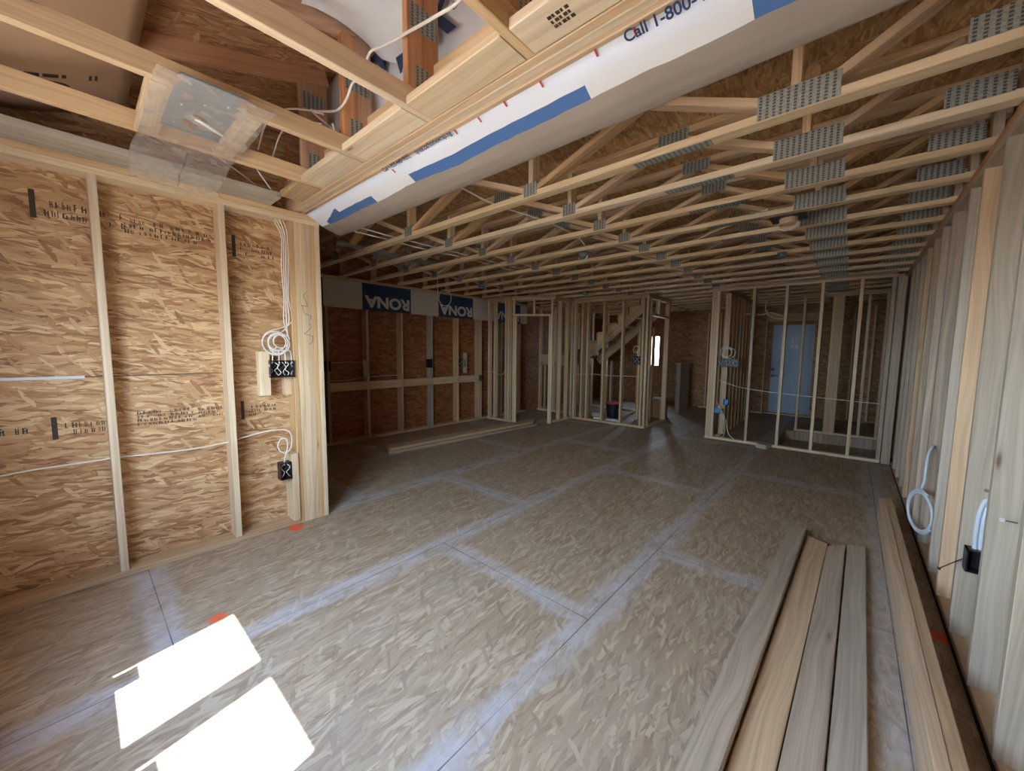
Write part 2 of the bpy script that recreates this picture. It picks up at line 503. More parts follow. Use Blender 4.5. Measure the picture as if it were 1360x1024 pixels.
# ---- floor (with the sunken landing behind the right partition)
bm = bmesh.new()
def quad(bm, pts, mi=0):
    f = bm.faces.new([bm.verts.new(p) for p in pts])
    f.material_index = mi
    return f
x0, x1, y0, y1 = -6.0, .75, -.9, 11.0
hx0, hx1, hy0, hy1 = -.83, .455, 7.0, 8.62
for (a, b, c, d) in ((x0, y0, x1, hy0), (x0, hy0, hx0, hy1), (hx1, hy0, x1, hy1), (x0, hy1, x1, y1)):
    quad(bm, ((a, b, 0), (c, b, 0), (c, d, 0), (a, d, 0)))
zz = -.16
quad(bm, ((hx0, hy0, zz), (hx1, hy0, zz), (hx1, hy1, zz), (hx0, hy1, zz)))
quad(bm, ((hx0, hy0, 0), (hx0, hy1, 0), (hx0, hy1, zz), (hx0, hy0, zz)))
quad(bm, ((hx0, hy0, zz), (hx1, hy0, zz), (hx1, hy0, 0), (hx0, hy0, 0)))
quad(bm, ((hx0, hy1, 0), (hx1, hy1, 0), (hx1, hy1, zz), (hx0, hy1, zz)))
quad(bm, ((hx1, hy0, 0), (hx1, hy0, zz), (hx1, hy1, zz), (hx1, hy1, 0)))
quad(bm, ((x0, y0, -.3), (x0, y1, -.3), (x1, y1, -.3), (x1, y0, -.3)))
structure(link('floor', bm, M['floor'], loc=(0, 0, 0)))

# ---- walls (sheathing only: studs and plates are things of their own)
structure(box('wall_left_near', M['osb_left'], (-3.435, -.9, 0), (-3.42, 1.36, 3.25), bev=0))
structure(box('wall_left_far', M['osb_back'], (-5.805, 1.36, 0), (-5.79, 10.9, 2.9), bev=0))
structure(box('wall_front_left', M['osb_x'], (-5.79, 1.345, 0), (-3.42, 1.36, 3.25), bev=0))
structure(box('wall_right', M['osb_left'], (.597, -.9, 0), (.612, 10.9, 3.25), bev=0))

def wall_with_holes(name, mat, y, yt, xa, xb, za, zb, holes):
    """wall slab across x with rectangular openings, built from strips into one mesh"""
    bm = bmesh.new()
    xs = sorted({xa, xb, *[h[0] for h in holes], *[h[1] for h in holes]})
    for p, q in zip(xs, xs[1:]):
        hs = sorted([h for h in holes if h[0] <= p + 1e-6 and h[1] >= q - 1e-6], key=lambda h: h[2])
        z = za
        for h in hs:
            if h[2] > z + 1e-6: add_box(bm, (p, y, z), (q, yt, h[2]))
            z = h[3]
        if z < zb - 1e-6: add_box(bm, (p, y, z), (q, yt, zb))
    return structure(link(name, bm, mat, loc=(0, y, 0)))

# window wall behind the camera: three casements, then a wide glazed patio opening
GY = -.62
ZS, ZH = 1.075, 1.985
wins = [(-2.186 + .593 * k, -1.710 + .593 * k, ZS, ZH) for k in range(3)]
wall_with_holes('wall_rear', M['osb_x'], -.645, -.595, -3.42, .6, 0, 2.67, wins)
def window(k, x0, x1, z0, z1, y, sticker=False):
    bm = bmesh.new()
    f = .028
    for lo, hi in (((x0 - .01, y - .035, z0 - .01), (x0 + f * .2, y + .035, z1 + .01)), ((x1 - f * .2, y - .035, z0 - .01), (x1 + .01, y + .035, z1 + .01)),
                   ((x0, y - .035, z0 - .01), (x1, y + .035, z0 + f * .2)), ((x0, y - .035, z1 - f * .2), (x1, y + .035, z1 + .01))):
        add_box(bm, lo, hi, .003)
    o = structure(link('window_%d' % k, bm, M['vinyl'], loc=(x0, y, z0)))
    bm = bmesh.new()
    quad(bm, ((x0, y, z0), (x1, y, z0), (x1, y, z1), (x0, y, z1)))
    keep(link('glass_pane', bm, M['glass'], loc=(x0, y, z0)), o)
    if sticker:
        bm = bmesh.new()
        add_box(bm, (x0 + .02, y + .004, z0 + .03), (x0 + .125, y + .006, z0 + .19))
        keep(link('paper_sticker', bm, M['blue_box'], loc=(x0, y, z0)), o)
    return o
for k in range(3):
    window(k + 1, wins[k][0], wins[k][1], ZS, ZH, GY, k < 2)

# far end wall with the doorway, a small window and a sidelight
FD = (-1.40, -.64, 0.05, 2.05)
FW = (-4.23, -4.02, 1.04, 1.84)
FS = (-6.2, -6.0, .8, 1.1)
wall_with_holes('wall_far', M['osb_x'], YF, YF + .15, -5.8, .6, 0, 2.9, [FD, FW])
window(6, *FW, YF + .08)

# ceilings: the subfloor above the floor trusses and the sloping roof boards over the near bay
structure(box('ceiling', M['osb_ceiling'], (-5.8, 1.36, 2.828), (.612, 10.9, 2.846), bev=0))
bm = bmesh.new()
def roof_z(y): return 2.975 + .295 * (y - .35)
ya, yb = -.95, 1.36
add_beam(bm, (-1.4, ya, roof_z(ya)), (-1.4, yb, roof_z(yb)), 4.1, .016, (0, 0, 1), 0)
structure(link('ceiling_near', bm, M['osb_roof'], loc=(0, 0, roof_z(0))))
structure(box('wall_gable', M['osb_x'], (-3.42, 1.290, 2.73), (.597, 1.304, 3.25), bev=0))
bm = bmesh.new()
quad(bm, ((-30, -40, -.45), (30, -40, -.45), (30, -.95, -.45), (-30, -.95, -.45)))
structure(link('ground_yard', bm, M['yard'], loc=(0, -1, -.45)))

# ------------------------------------------------------------------ framing of the near left wall
def thing(o, label, cat, group=None):
    return tag(o, label, cat, group)

def stud(x0, x1, y0, y1, z0, z1, mat, label, group, name='wall_stud', cat='stud'):
    return thing(box(name, mat, (x0, y0, z0), (x1, y1, z1)), label, cat, group)

thing(box('sole_plate', M['tan_pine'], (-3.42, -.9, 0), (XL, 1.13, TH)), 'tan sole plate lying on the floor under the near left wall', 'plate')
for k, nm in enumerate(('lower', 'upper')):
    thing(box('top_plate', M['pine2' if k else 'pine'], (-3.42, -.9, ZP + k * .038), (XL, 1.36, ZP + k * .038 + .0375)), nm + ' board of the pale double top plate on the near left wall', 'plate')
thing(box('ceiling_backer_board', M['white_pine'], (-3.42, -.6, ZT), (-3.07, 1.02, ZT + TH)), 'wide greyish board lying flat on top of the near left wall', 'board')
for y, lab in ((.104, 'pale wall stud in the near left wall, nearer the left edge, crossed by white cable'), (.698, 'pale wall stud in the near left wall, next to the black switch box')):
    stud(-3.42, XL, y, y + TH, TH, ZP, M['pine'], lab, None)
stud(-3.42, XL, -.494, -.456, TH, ZP, M['pine'], 'wall stud in the near left wall, at its window end', None)
post = thing(empty('corner_post', (-3.35, 1.245, 0)), 'thick built-up corner post of pale planks at the end of near left wall', 'post')
for k in range(6):
    a = 1.132 + k * .038
    keep(box('ply', M['pine' if k in (1, 2, 5) else 'tan_pine'], (-3.419, a, .0005), (XL + (.004 if k == 5 else 0), a + .0375, ZP)), post)
bm = bmesh.new()
def scribble(bm, y, z, h, n, seed):
    r = random.Random(seed)
    p = V((XL + .0015, y, z))
    for i in range(n):
        q = V((XL + .0015, y + r.uniform(-.035, .035), z - h * (i + 1) / n + r.uniform(-.02, .03)))
        add_beam(bm, p, q, .003, .0015, (1, 0, 0), 0)
        p = q
scribble(bm, 1.24, 1.86, .22, 7, 3); scribble(bm, 1.25, 1.62, .16, 7, 5)
keep(link('pencil_marks', bm, M['ink_grey'], loc=(XL, 1.24, 1.7)), post)
thing(box('mounting_block', M['pine'], (-3.37, .90, 1.06), (-3.305, .975, 1.39)), 'short pale block left of the three-gang switch box', 'block')
thing(box('mounting_block', M['pine2'], (-3.419, 1.083, 1.05), (-3.337, 1.130, 1.40)), 'short pale block between three-gang switch box and corner post', 'block')
thing(box('mounting_block', M['pine'], (-3.419, 1.083, .0385), (-3.262, 1.131, .585)), 'short pale upright block behind the lower outlet box on the left', 'block')

def elec_box(name, lo, hi, axis, gangs, label, cat='electrical box', mat='black', open_sign=1, innards=True):
    """open-faced box: shell with a rim; axis = index of the normal, open on the open_sign side"""
    lo, hi = V(lo), V(hi)
    c = (lo + hi) / 2
    root = thing(empty(name, c), label, cat)
    bm = bmesh.new()
    t = .006
    o = [i for i in range(3) if i != axis]
    for i in o:
        for sgn in (0, 1):
            l, h = lo.copy(), hi.copy()
            if sgn: l[i] = hi[i] - t
            else: h[i] = lo[i] + t
            add_box(bm, l, h, .001)
    l, h = lo.copy(), hi.copy()
    if open_sign > 0: h[axis] = lo[axis] + t
    else: l[axis] = hi[axis] - t
    add_box(bm, l, h, .001)
    keep(link('box_shell', bm, M[mat], loc=c), root)
    if innards:
        w = o[0]
        for g in range(gangs):
            p = lo[w] + (hi[w] - lo[w]) * (g + .5) / gangs
            for s_, m_ in ((-.018, 'cable'), (.004, 'black_in'), (.02, 'cable')):
                pts = []
                for j in range(6):
                    q = c.copy()
                    q[w] = p + s_ + .012 * math.sin(j * 1.7 + g + s_ * 90)
                    q[2] = lo.z + .015 + (hi.z - lo.z - .03) * j / 5
                    q[axis] = c[axis] + open_sign * (.012 + .008 * math.sin(j * 2.1))
                    pts.append(q)
                cable('wire', M[m_], pts, .0028, root)
    return root
elec_box('switch_box', (-3.335, .963, 1.195), (-3.262, 1.128, 1.325), 0, 3, 'black three-gang switch box with loose wires under a white cable coil')
elec_box('outlet_box', (-3.335, 1.000, .39), (-3.262, 1.081, .525), 0, 1, 'black single outlet box low on the near left wall by corner post')

# white cables on the near left wall
b = thing(empty('cable_bundle', (-3.3, 1.08, 1.45)), 'bundle of white cables dropping beside corner post, coiled above switch box', 'cable')
for k in range(4):
    o = .022 * k - .012
    pts = [(-3.33, 1.03 + o, 2.42), (-3.32, 1.065 + o, 2.36), (-3.31, 1.10 + o * .6, 2.25), (-3.305, 1.09 + o * .7, 2.05), (-3.305, 1.095 + o * .5, 1.8), (-3.30, 1.09 + o * .8, 1.62)]
    pts += [tuple(p) for p in loop_pts((-3.295 + .004 * k, 1.062 - .014 * k, 1.458 + (.01, -.008, .004, .0)[k]), (.052, .074, .062, .088)[k], (0, 1, 0), (0, 0, 1), 1.6, 12, .4 + .5 * k, .010, (.006, -.006, .004))]
    pts += [(-3.28, .99 + .04 * k, 1.39), (-3.285, .985 + .045 * k, 1.30)]
    cable('cable', M['cable'], pts, .0042, b)
lw = [(-3.345, -.42, .715), (-3.35, -.2, .735), (-3.36, .05, .735), (-3.36, .12, .738), (-3.36, .3, .728), (-3.36, .5, .722), (-3.355, .7, .735), (-3.35, .73, .742), (-3.335, .88, .775), (-3.32, 1.0, .785), (-3.305, 1.08, .765), (-3.295, 1.10, .70), (-3.29, 1.085, .63),
      (-3.285, 1.05, .60), (-3.285, 1.01, .62), (-3.285, .995, .67), (-3.285, 1.02, .715), (-3.28, 1.055, .705), (-3.28, 1.06, .64), (-3.285, 1.04, .56), (-3.29, 1.035, .50)]
thing(cable('power_cable', M['cable'], lw, .0045), 'long white cable strung through near left wall studs, looped above outlet box', 'cable')

# stamps on the sheathing (smudged mill marks)
wl = bpy.data.objects['wall_left_near']
def stamp(y0, y1, z0, z1, rows, seed, tall=False):
    r = random.Random(seed)
    bm = bmesh.new()
    x = -3.4185
    slope = 0.0
    def q(a, b, c, d):
        f = bm.faces.new([bm.verts.new((x, p, s)) for p, s in ((a, c), (b, c), (b, d), (a, d))])
    if tall:
        q(y0, y0 + .022, z0 - .02, z1 + .03)
        y0 = y0 + .05
    hgt = (z1 - z0) / rows
    for k in range(rows):
        y = y0
        zb = z1 - hgt * (k + 1)
        while y < y1:
            w = r.uniform(.010, .026)
            if r.random() < .84:
                hh = hgt * r.uniform(.55, .8)
                st = w * .28
                q(y, y + st, zb, zb + hh)
                if r.random() < .7: q(y + w * .55, y + w * .8, zb, zb + hh * r.uniform(.7, 1))
                if r.random() < .6: q(y + st, y + w * .55, zb + hh * .4, zb + hh * .58)
                if r.random() < .5: q(y + st, y + w * .55, zb + hh * .85, zb + hh)
                if r.random() < .4: q(y + st, y + w * .55, zb, zb + hh * .16)
            y += w + r.uniform(.003, .012)
    return keep(link('ink_stamp', bm, M['ink'], loc=(x, y0, z0)), wl)
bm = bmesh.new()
add_box(bm, (-3.4195, -.9, 1.228), (-3.417, .03, 1.244))  # pale strip painted in for daylight showing through the sheathing joint
keep(link('painted_daylight_gap', bm, M['cable_cool'], loc=(-3.42, -.4, 1.236)), wl)
stamp(-.115, .24, 2.14, 2.24, 2, 1, True)
stamp(.25, .60, 2.12, 2.22, 3, 2)
stamp(.60, .69, 2.15, 2.21, 2, 3)
stamp(.80, 1.06, 2.10, 2.20, 3, 4, True)
stamp(-.36, -.20, .93, .99, 1, 9)
stamp(-.115, .13, .90, .98, 2, 5, True)
stamp(.24, .52, .91, 1.01, 4, 6)
stamp(.55, .69, .93, 1.00, 3, 7)
stamp(.80, 1.04, .90, .99, 3, 8, True)

# ------------------------------------------------------------------ corner beam, flat blocking, roof trusses of the near bay
bs_ = thing(empty('dropped_beam', (-1.4, 1.27, ZT)), 'pale lumber beam above the corner post, its edge strip bare beside the house wrap', 'beam')
keep(box('ply', M['pine2'], (-3.42, 1.165, ZT + .012), (.6, 1.203, ZT + .25)), bs_)
keep(box('ply', M['pine'], (-3.42, 1.204, ZT + .012), (.6, 1.242, ZT + .25)), bs_)
keep(box('ply', M['tan_pine'], (-3.42, 1.243, ZT + .0), (.6, 1.281, ZT + .25)), bs_)
TX = [-2.71, -2.145, -1.542, -.945, -.345, .25]
edges = [-3.09] + [x for x in TX] + [.6]
blab = ['between the near left wall and the first roof truss', 'between the first and second roof trusses from the left wall', 'between the second and third roof trusses from the left wall',
        'between the third and fourth roof trusses, beside a notched gap', 'between the fourth and fifth roof trusses, stamped with black ink', 'between the fifth and sixth roof trusses by the right wall']
for k in range(6):
    xa, xb = edges[k] + .022, edges[k + 1] - .022
    o = thing(box('flat_block', M['tan_pine' if k == 0 else 'pine'], (xa, 1.015, 2.476), (xb, 1.160, 2.513)), 'flat pale ceiling block ' + blab[k], 'block')
    if k == 4:
        bm = bmesh.new()
        for i in range(3):
            for j in range(5):
                add_box(bm, (xa + .12 + j * .016, 1.06 + i * .02, 2.4748), (xa + .12 + j * .016 + (.008 if (i + j) % 2 else .013), 1.06 + i * .02 + .013, 2.4757))
        keep(link('grade_stamp', bm, M['ink'], loc=(xa, 1.06, 2.475)), o)

def plate_mesh(bm, c, ux, uz, w, h, t=.0016):
    """nail plate centred on c in the plane of ux, uz"""
    uv = bm.loops.layers.uv.verify()
    c, ux, uz = V(c), V(ux).normalized(), V(uz).normalized()
    nrm = ux.cross(uz)
    vs = {}
    for i, (a, b) in enumerate(((-1, -1), (1, -1), (1, 1), (-1, 1))):
        for s in (-1, 1):
            vs[i, s] = bm.verts.new(c + ux * a * w / 2 + uz * b * h / 2 + nrm * s * t / 2)
    fs = [[vs[i, 1] for i in range(4)], [vs[i, -1] for i in (3, 2, 1, 0)]] + [[vs[i, -1], vs[(i + 1) % 4, -1], vs[(i + 1) % 4, 1], vs[i, 1]] for i in range(4)]
    for vv in fs:
        f = bm.faces.new(vv)
        for lp in f.loops:
            q = lp.vert.co - c
            lp[uv].uv = (q.dot(ux) + w / 2, q.dot(uz) + h / 2)

def roof_truss(x, k):
    root = empty('roof_truss', (x, .2, 2.476))
    m = M['red_pine']
    keep(beam('bottom_chord', M['pine2'] if k != 9 else m, (x, -.74, 2.521), (x, 1.160, 2.521), TH, .089), root)
    zt = lambda y: 2.92 + .295 * (y - .35)
    keep(beam('top_chord', m, (x, -.92, zt(-.92)), (x, 1.20, zt(1.20)), TH, .089), root)
    for y in (1.068, 1.152):
        keep(beam('heel_web', m, (x, y, 2.566), (x, y, zt(y) - .046), TH, .083, (0, 1, 0)), root)
    for s in (1, -1):
        bm = bmesh.new()
        plate_mesh(bm, (x + s * .0205, 1.10, 2.60), (0, 1, 0), (0, 0, 1), .075, .13)
        keep(link('nail_plate', bm, M['plate'], loc=(x, 1.1, 2.6)), root)
        bm = bmesh.new()
        plate_mesh(bm, (x + s * .0205, 1.11, 2.86 if k else 2.98), (0, 1, 0), (0, 0, 1), .14, .10)
        keep(link('nail_plate', bm, M['plate'], loc=(x, 1.1, 2.9)), root)
    return root
rl = ['first from left wall, by the plastic sheet', 'second from left wall, by the grey-blue pan',
      'third from left wall, printed wrap behind', 'fourth from left wall, with notched end', 'fifth from left wall', 'sixth from left wall']
for k, x in enumerate(TX):
    thing(roof_truss(x, k), 'reddish roof truss of near bay, ' + rl[k], 'roof truss', 'roof trusses over the near bay')

# ceiling box: pan, two blocks, cable
thing(box('flat_block', M['pine'], (-2.69, .255, 2.476), (-2.165, .345, 2.514)), 'flat pale ceiling block left of the grey-blue box pan', 'block')
thing(box('flat_block', M['pine'], (-2.69, .565, 2.476), (-2.165, .655, 2.514)), 'flat pale ceiling block right of the grey-blue box pan', 'block')
pan = thing(empty('ceiling_box_pan', (-2.43, .455, 2.56)), 'grey-blue ceiling box pan with an oval hole, between two flat blocks', 'box pan')
bm = bmesh.new()
px0, px1, py0, py1, pz = -2.52, -2.005, .332, .556, 2.4735
cx, cy, ra, rb = -2.395, .44, .085, .048
ring = []; outer = []
for i in range(32):
    t = i / 32 * 2 * math.pi
    ring.append(bm.verts.new((cx + ra * math.cos(t), cy + rb * math.sin(t), pz)))
    dx, dy = math.cos(t), math.sin(t)
    sc = min(((px1 - cx) / dx if dx > 0 else (px0 - cx) / dx) if abs(dx) > 1e-6 else 9, ((py1 - cy) / dy if dy > 0 else (py0 - cy) / dy) if abs(dy) > 1e-6 else 9)
    outer.append(bm.verts.new((cx + dx * sc, cy + dy * sc, pz)))
for i in range(32):
    j = (i + 1) % 32
    bm.faces.new((ring[i], ring[j], outer[j], outer[i]))
add_box(bm, (px0, py0, pz - .006), (px0 + .012, py1, pz)); add_box(bm, (px1 - .012, py0, pz - .006), (px1, py1, pz))
for yy in (.395, .515):
    add_box(bm, (px0 + .03, yy, pz - .004), (px1 - .03, yy + .005, pz - .0005))
keep(link('pan', bm, M['pan'], loc=(-2.43, .455, pz)), pan)
bm = bmesh.new()
for i in range(7):
    add_box(bm, (px0 + .06 + i * .065, .37 + (i % 3) * .07, pz - .005), (px0 + .068 + i * .065, .378 + (i % 3) * .07, pz - .0005))
keep(link('screw', bm, M['vinyl'], loc=(-2.43, .455, pz)), pan)
thing(cable('power_cable', M['cable'], [(-2.38, .40, 2.62), (-2.36, .405, 2.53), (-2.33, .415, 2.47), (-2.32, .45, 2.452), (-2.34, .49, 2.447), (-2.375, .53, 2.452), (-2.39, .545, 2.455)], .0065), 'short white cable poking out of the oval hole in ceiling pan', 'cable')

# clear plastic hanging from the pan
def grid_sheet(name, mat, rows, cols, fn, loc, parent=None, mfn=None, solid=0.0):
    bm = bmesh.new()
    vs = [[bm.verts.new(fn(i / rows, j / cols)) for j in range(cols + 1)] for i in range(rows + 1)]
    for i in range(rows):
        for j in range(cols):
            f = bm.faces.new((vs[i][j], vs[i][j + 1], vs[i + 1][j + 1], vs[i + 1][j]))
            if mfn: f.material_index = mfn((i + .5) / rows, (j + .5) / cols)
    o = link(name, bm, mat, None, loc, True)
    if solid:
        md = o.modifiers.new('thickness', 'SOLIDIFY')
        md.thickness = solid
    if parent: keep(o, parent)
    return o
def film_fn(s, t):
    y = .262 + t * .40
    w = noise.noise(V((s * 4, t * 6, 1.3))) * .03
    if s < .3:
        k = s / .3
        x, z = -2.0 - .71 * k, 2.461 - .008 * math.sin(k * math.pi)
        return (x, y + w * .3, z - abs(w) * .2)
    k = (s - .3) / .7
    return (-2.71 - .345 * k + w * (.3 + .6 * math.sin(k * 3.1)), y - .012 * k + w * .6, 2.461 - .06 * k - .045 * k * k + .5 * w * math.sin(k * 3.14))
sheet = thing(empty('plastic_sheet', (-2.75, .45, 2.47)), 'clear crinkled plastic sheet stapled around the ceiling pan, drooping over the wall plate', 'plastic sheet')
grid_sheet('film', M['film'], 40, 24, film_fn, (-2.75, .45, 2.47), sheet)
bm = bmesh.new()
for k in range(26):
    s = .36 + k * .024
    p = V(film_fn(s, .52)) + V((.002, 0, -.004))
    if k % 7 != 6:
        add_beam(bm, p, p + V((-.004, .0, -.001)), .009 if k % 2 else .006, .001, (0, 0, 1), 0)
keep(link('printed_line', bm, M['ink'], loc=(-2.8, .45, 2.45)), sheet)

# cardboard vent baffle under the roof, with an oval stamp
def card_fn(s, t):
    x = -2.19 - 1.14 * t
    y = .285 - .85 * s
    z = 2.855 + .295 * (y - .35) - .055 * math.sin(min(1, s * 1.1) * math.pi) - .02 * t
    return (x, y, z)
card = thing(grid_sheet('cardboard_baffle', M['cardboard'], 16, 12, card_fn, (-2.7, .0, 2.8), solid=.004), 'brown cardboard roof baffle with an oval black stamp, top left', 'baffle')
bm = bmesh.new()
def card_pt(px, py):
    s, t = (.285 - py) / .85, (-2.19 - px) / 1.14
    return V(card_fn(s, t)) + V((0, 0, -.0065))
ov = []
for i in range(28):
    t = i / 28 * 2 * math.pi
    ov.append(bm.verts.new(card_pt(-3.02 + .055 * math.cos(t), -.02 + .085 * math.sin(t))))
bm.faces.new(ov)
for a, bb in ((-.10, -.085), (-.075, -.03), (-.02, .03), (.04, .055)):
    bm.faces.new([bm.verts.new(card_pt(x, y)) for x, y in ((-2.90, a), (-2.90, bb), (-2.935, bb), (-2.935, a))])
for d in (0, .02):
    bm.faces.new([bm.verts.new(card_pt(x, y)) for x, y in ((-2.90, .13 + d), (-2.90, .14 + d), (-2.95, .14 + d), (-2.95, .13 + d))])
keep(link('ink_stamp', bm, M['ink'], loc=(-2.9, 0, 2.8)), card)

# cables in the near attic
att = [([(-2.69, 1.245, 2.86), (-2.5, 1.02, 2.82), (-2.43, 1.01, 2.79), (-2.3, 1.01, 2.74), (-2.15, 1.01, 2.69), (-2.03, 1.0, 2.69), (-1.96, 1.0, 2.74), (-1.9, 1.02, 2.76), (-1.79, 1.0, 2.80), (-1.66, 1.0, 2.77), (-1.51, 1.0, 2.74), (-1.3, 1.0, 2.70), (-1.15, 1.0, 2.68), (-.97, .95, 2.67)], .006, 'cable', 'white cable strung across the roof truss heels above the beam'),
       ([(-2.75, .80, 2.60), (-2.66, .82, 2.72), (-2.55, .86, 2.77), (-2.42, .93, 2.76), (-2.3, 1.0, 2.72)], .0045, 'cable', 'grey-white cable arching near ceiling pan, upper of the two arches'),
       ([(-2.76, .88, 2.59), (-2.68, .90, 2.70), (-2.57, .93, 2.74), (-2.45, .97, 2.72), (-2.33, 1.0, 2.68)], .0045, 'cable', 'grey-white cable arching near ceiling pan, lower of the two arches'),
       ([(-3.2, .70, 2.66), (-3.18, .80, 2.60), (-3.16, .93, 2.52), (-3.10, .98, 2.504)], .0045, 'cable', 'bare-ended white cable running down to the wall plate corner'),
       ([(-2.95, .75, 2.72), (-3.02, .86, 2.60), (-3.09, .97, 2.506)], .0045, 'cable', 'white cable dropping onto the wall plate corner by a copper pipe'),
       ([(-2.45, 1.22, 3.0), (-2.47, 1.2, 2.85), (-2.52, 1.18, 2.72), (-2.56, 1.17, 2.6)], .007, 'purple', 'purple cable behind the roof truss by the beam end'),
       ([(-2.24, 1.02, 2.66), (-2.27, 1.05, 2.62), (-2.3, 1.05, 2.58), (-2.36, 1.1, 2.56)], .007, 'cable', 'short thick white cable crooked beside roof truss heel'),
       ([(-2.86, 1.0, 2.72), (-2.86, 1.0, 2.52)], .008, 'copper', 'short bright copper pipe standing at the wall plate corner')]
for pts, r, mm, lab in att:
    thing(cable('copper_pipe' if mm == 'copper' else 'power_cable', M[mm], pts, r), lab, 'pipe' if mm == 'copper' else 'cable')

# printed wrap sheet behind the roof trusses
def ty_fn(s, t):
    x = -3.1 + 2.2 * t
    z = 2.70 + .62 * s
    y = 1.262 + .02 * noise.noise(V((x * 3, z * 3, 0))) - .03 * math.exp(-((x + 2.25) / .10) ** 2) - .02 * math.exp(-((x + 2.08) / .06) ** 2)
    return (x, y, min(z, roof_z(y) - .02))
tyv = thing(grid_sheet('house_wrap', M['wrap_white'], 16, 60, ty_fn, (-2, 1.26, 3.0)), 'white house wrap with large navy lettering behind the roof trusses', 'house wrap')
def billow_fn(s, t):
    x = -2.112 + .535 * t
    z = 2.93 + .13 * abs(2 * t - 1) ** 2 + .0 * s
    y = 1.238 - .40 * s
    fold = .022 * math.sin(t * 9.0 + s * 2.0) * math.exp(-((t - .25) / .3) ** 2) + .012 * noise.noise(V((t * 4, s * 3, 5)))
    top = roof_z(y) - .05
    return (x, y - fold, z * (1 - s) ** 1.5 + (top + fold) * (1 - (1 - s) ** 1.5))
grid_sheet('billow', M['wrap_white'], 20, 40, billow_fn, (-1.85, 1.1, 3.0), tyv)
ax = axes((1, 0, 0), (0, 0, 1))
text('printed_word', 'TYVEK', M['wrap_navy'], .29, (-2.31, 1.222, 2.87), ax, tyv, .008)
text('registered_mark', '®', M['wrap_navy'], .06, (-1.46, 1.222, 2.94), ax, tyv)

# ------------------------------------------------------------------ draped house wrap along the beam
PROF = [(1.246, 2.474), (1.30, 2.447), (1.35, 2.423), (1.40, 2.397), (1.45, 2.376), (1.50, 2.362), (1.54, 2.360), (1.57, 2.378), (1.585, 2.42), (1.588, 2.462)]
ARC = [0]
for p, q in zip(PROF, PROF[1:]): ARC.append(ARC[-1] + math.dist(p, q))
def prof_at(d):
    for k in range(len(PROF) - 1):
        if d <= ARC[k + 1] or k == len(PROF) - 2:
            f = (d - ARC[k]) / (ARC[k + 1] - ARC[k])
            return V(((PROF[k][0] * (1 - f) + PROF[k + 1][0] * f), (PROF[k][1] * (1 - f) + PROF[k + 1][1] * f)))
WX0, WX1 = -3.292, .45
def wrap_edge(x):
    return .166 + .012 * noise.noise(V((x * 2.2, 7.0, 0))) + .006 * noise.noise(V((x * 9, 2.0, 0)))
def wrap_at(x, d):
    p = prof_at(d)
    k = min(1, max(0, (d - .10) / .12))
    sag = noise.noise(V((x * 1.6, 0, 3.0))) * .03 * k + noise.noise(V((x * 6, d * 9, 0))) * .007 * (.2 + k)
    return (x, p.x + sag * .6, p.y + sag * .5 + (.008 * k * math.sin(x * 1.1 + .6)))
def wrap_fn(s, t):
    x = WX0 + (WX1 - WX0) * t
    e = wrap_edge(x)
    return wrap_at(x, e * s * 2 if s <= .5 else e + (ARC[-1] - e) * (s * 2 - 1))
NR, NC = 60, 260
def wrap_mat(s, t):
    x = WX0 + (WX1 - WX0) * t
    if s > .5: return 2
    d = s * .332
    if -3.16 < x < -2.9 and d > .10 - .25 * (x + 3.0): return 1
    if -2.9 <= x < -2.45 and d > .118: return 1
    if -1.99 < x < -.83 and d > .108: return 1
    if -.29 < x < .45 and d > .10: return 1
    return 0
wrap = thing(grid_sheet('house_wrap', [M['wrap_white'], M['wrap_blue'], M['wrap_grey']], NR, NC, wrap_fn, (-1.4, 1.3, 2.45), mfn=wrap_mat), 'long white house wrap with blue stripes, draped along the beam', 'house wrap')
fy = V((0, PROF[0][0] - PROF[3][0], PROF[0][1] - PROF[3][1])).normalized()
ax = axes((1, 0, 0), fy)
def wrap_point(x, d):
    q = V(wrap_at(x, d))
    return q + V((0, -.006, -.006))
text('printed_line', 'Call 1-800-448-9835', M['wrap_navy'], .050, wrap_point(-.635, .047) + V((0, -.005, -.006)), ax, wrap, .001)
text('printed_line', 'Call 1-855-448-9835;', M['wrap_navy'], .034, wrap_point(-2.12, .030) + V((0, -.005, -.006)), ax, wrap, .0006, sx=.94)
text('printed_line', 'tyvek.ca/homewrap.ng', M['wrap_navy'], .034, wrap_point(-1.80, .030) + V((0, -.005, -.006)), ax, wrap, .0006, sx=.94)
text('printed_line', 'Canada and Mexico', M['wrap_navy'], .026, wrap_point(-3.27, .022) + V((0, -.004, -.004)), ax, wrap, 0)
for x, d in ((-1.49, .030), (-1.33, .035), (-1.17, .03), (-.98, .032), (-.74, .03), (-.60, .03), (-2.06, .05)):
    p = wrap_point(x, d)
    bm = bmesh.new()
    add_beam(bm, p - fy * .012, p + fy * .012, .007, .003, (0, -.7, -.7), .0008)
    keep(link('staple', bm, M['red'], loc=p), wrap)

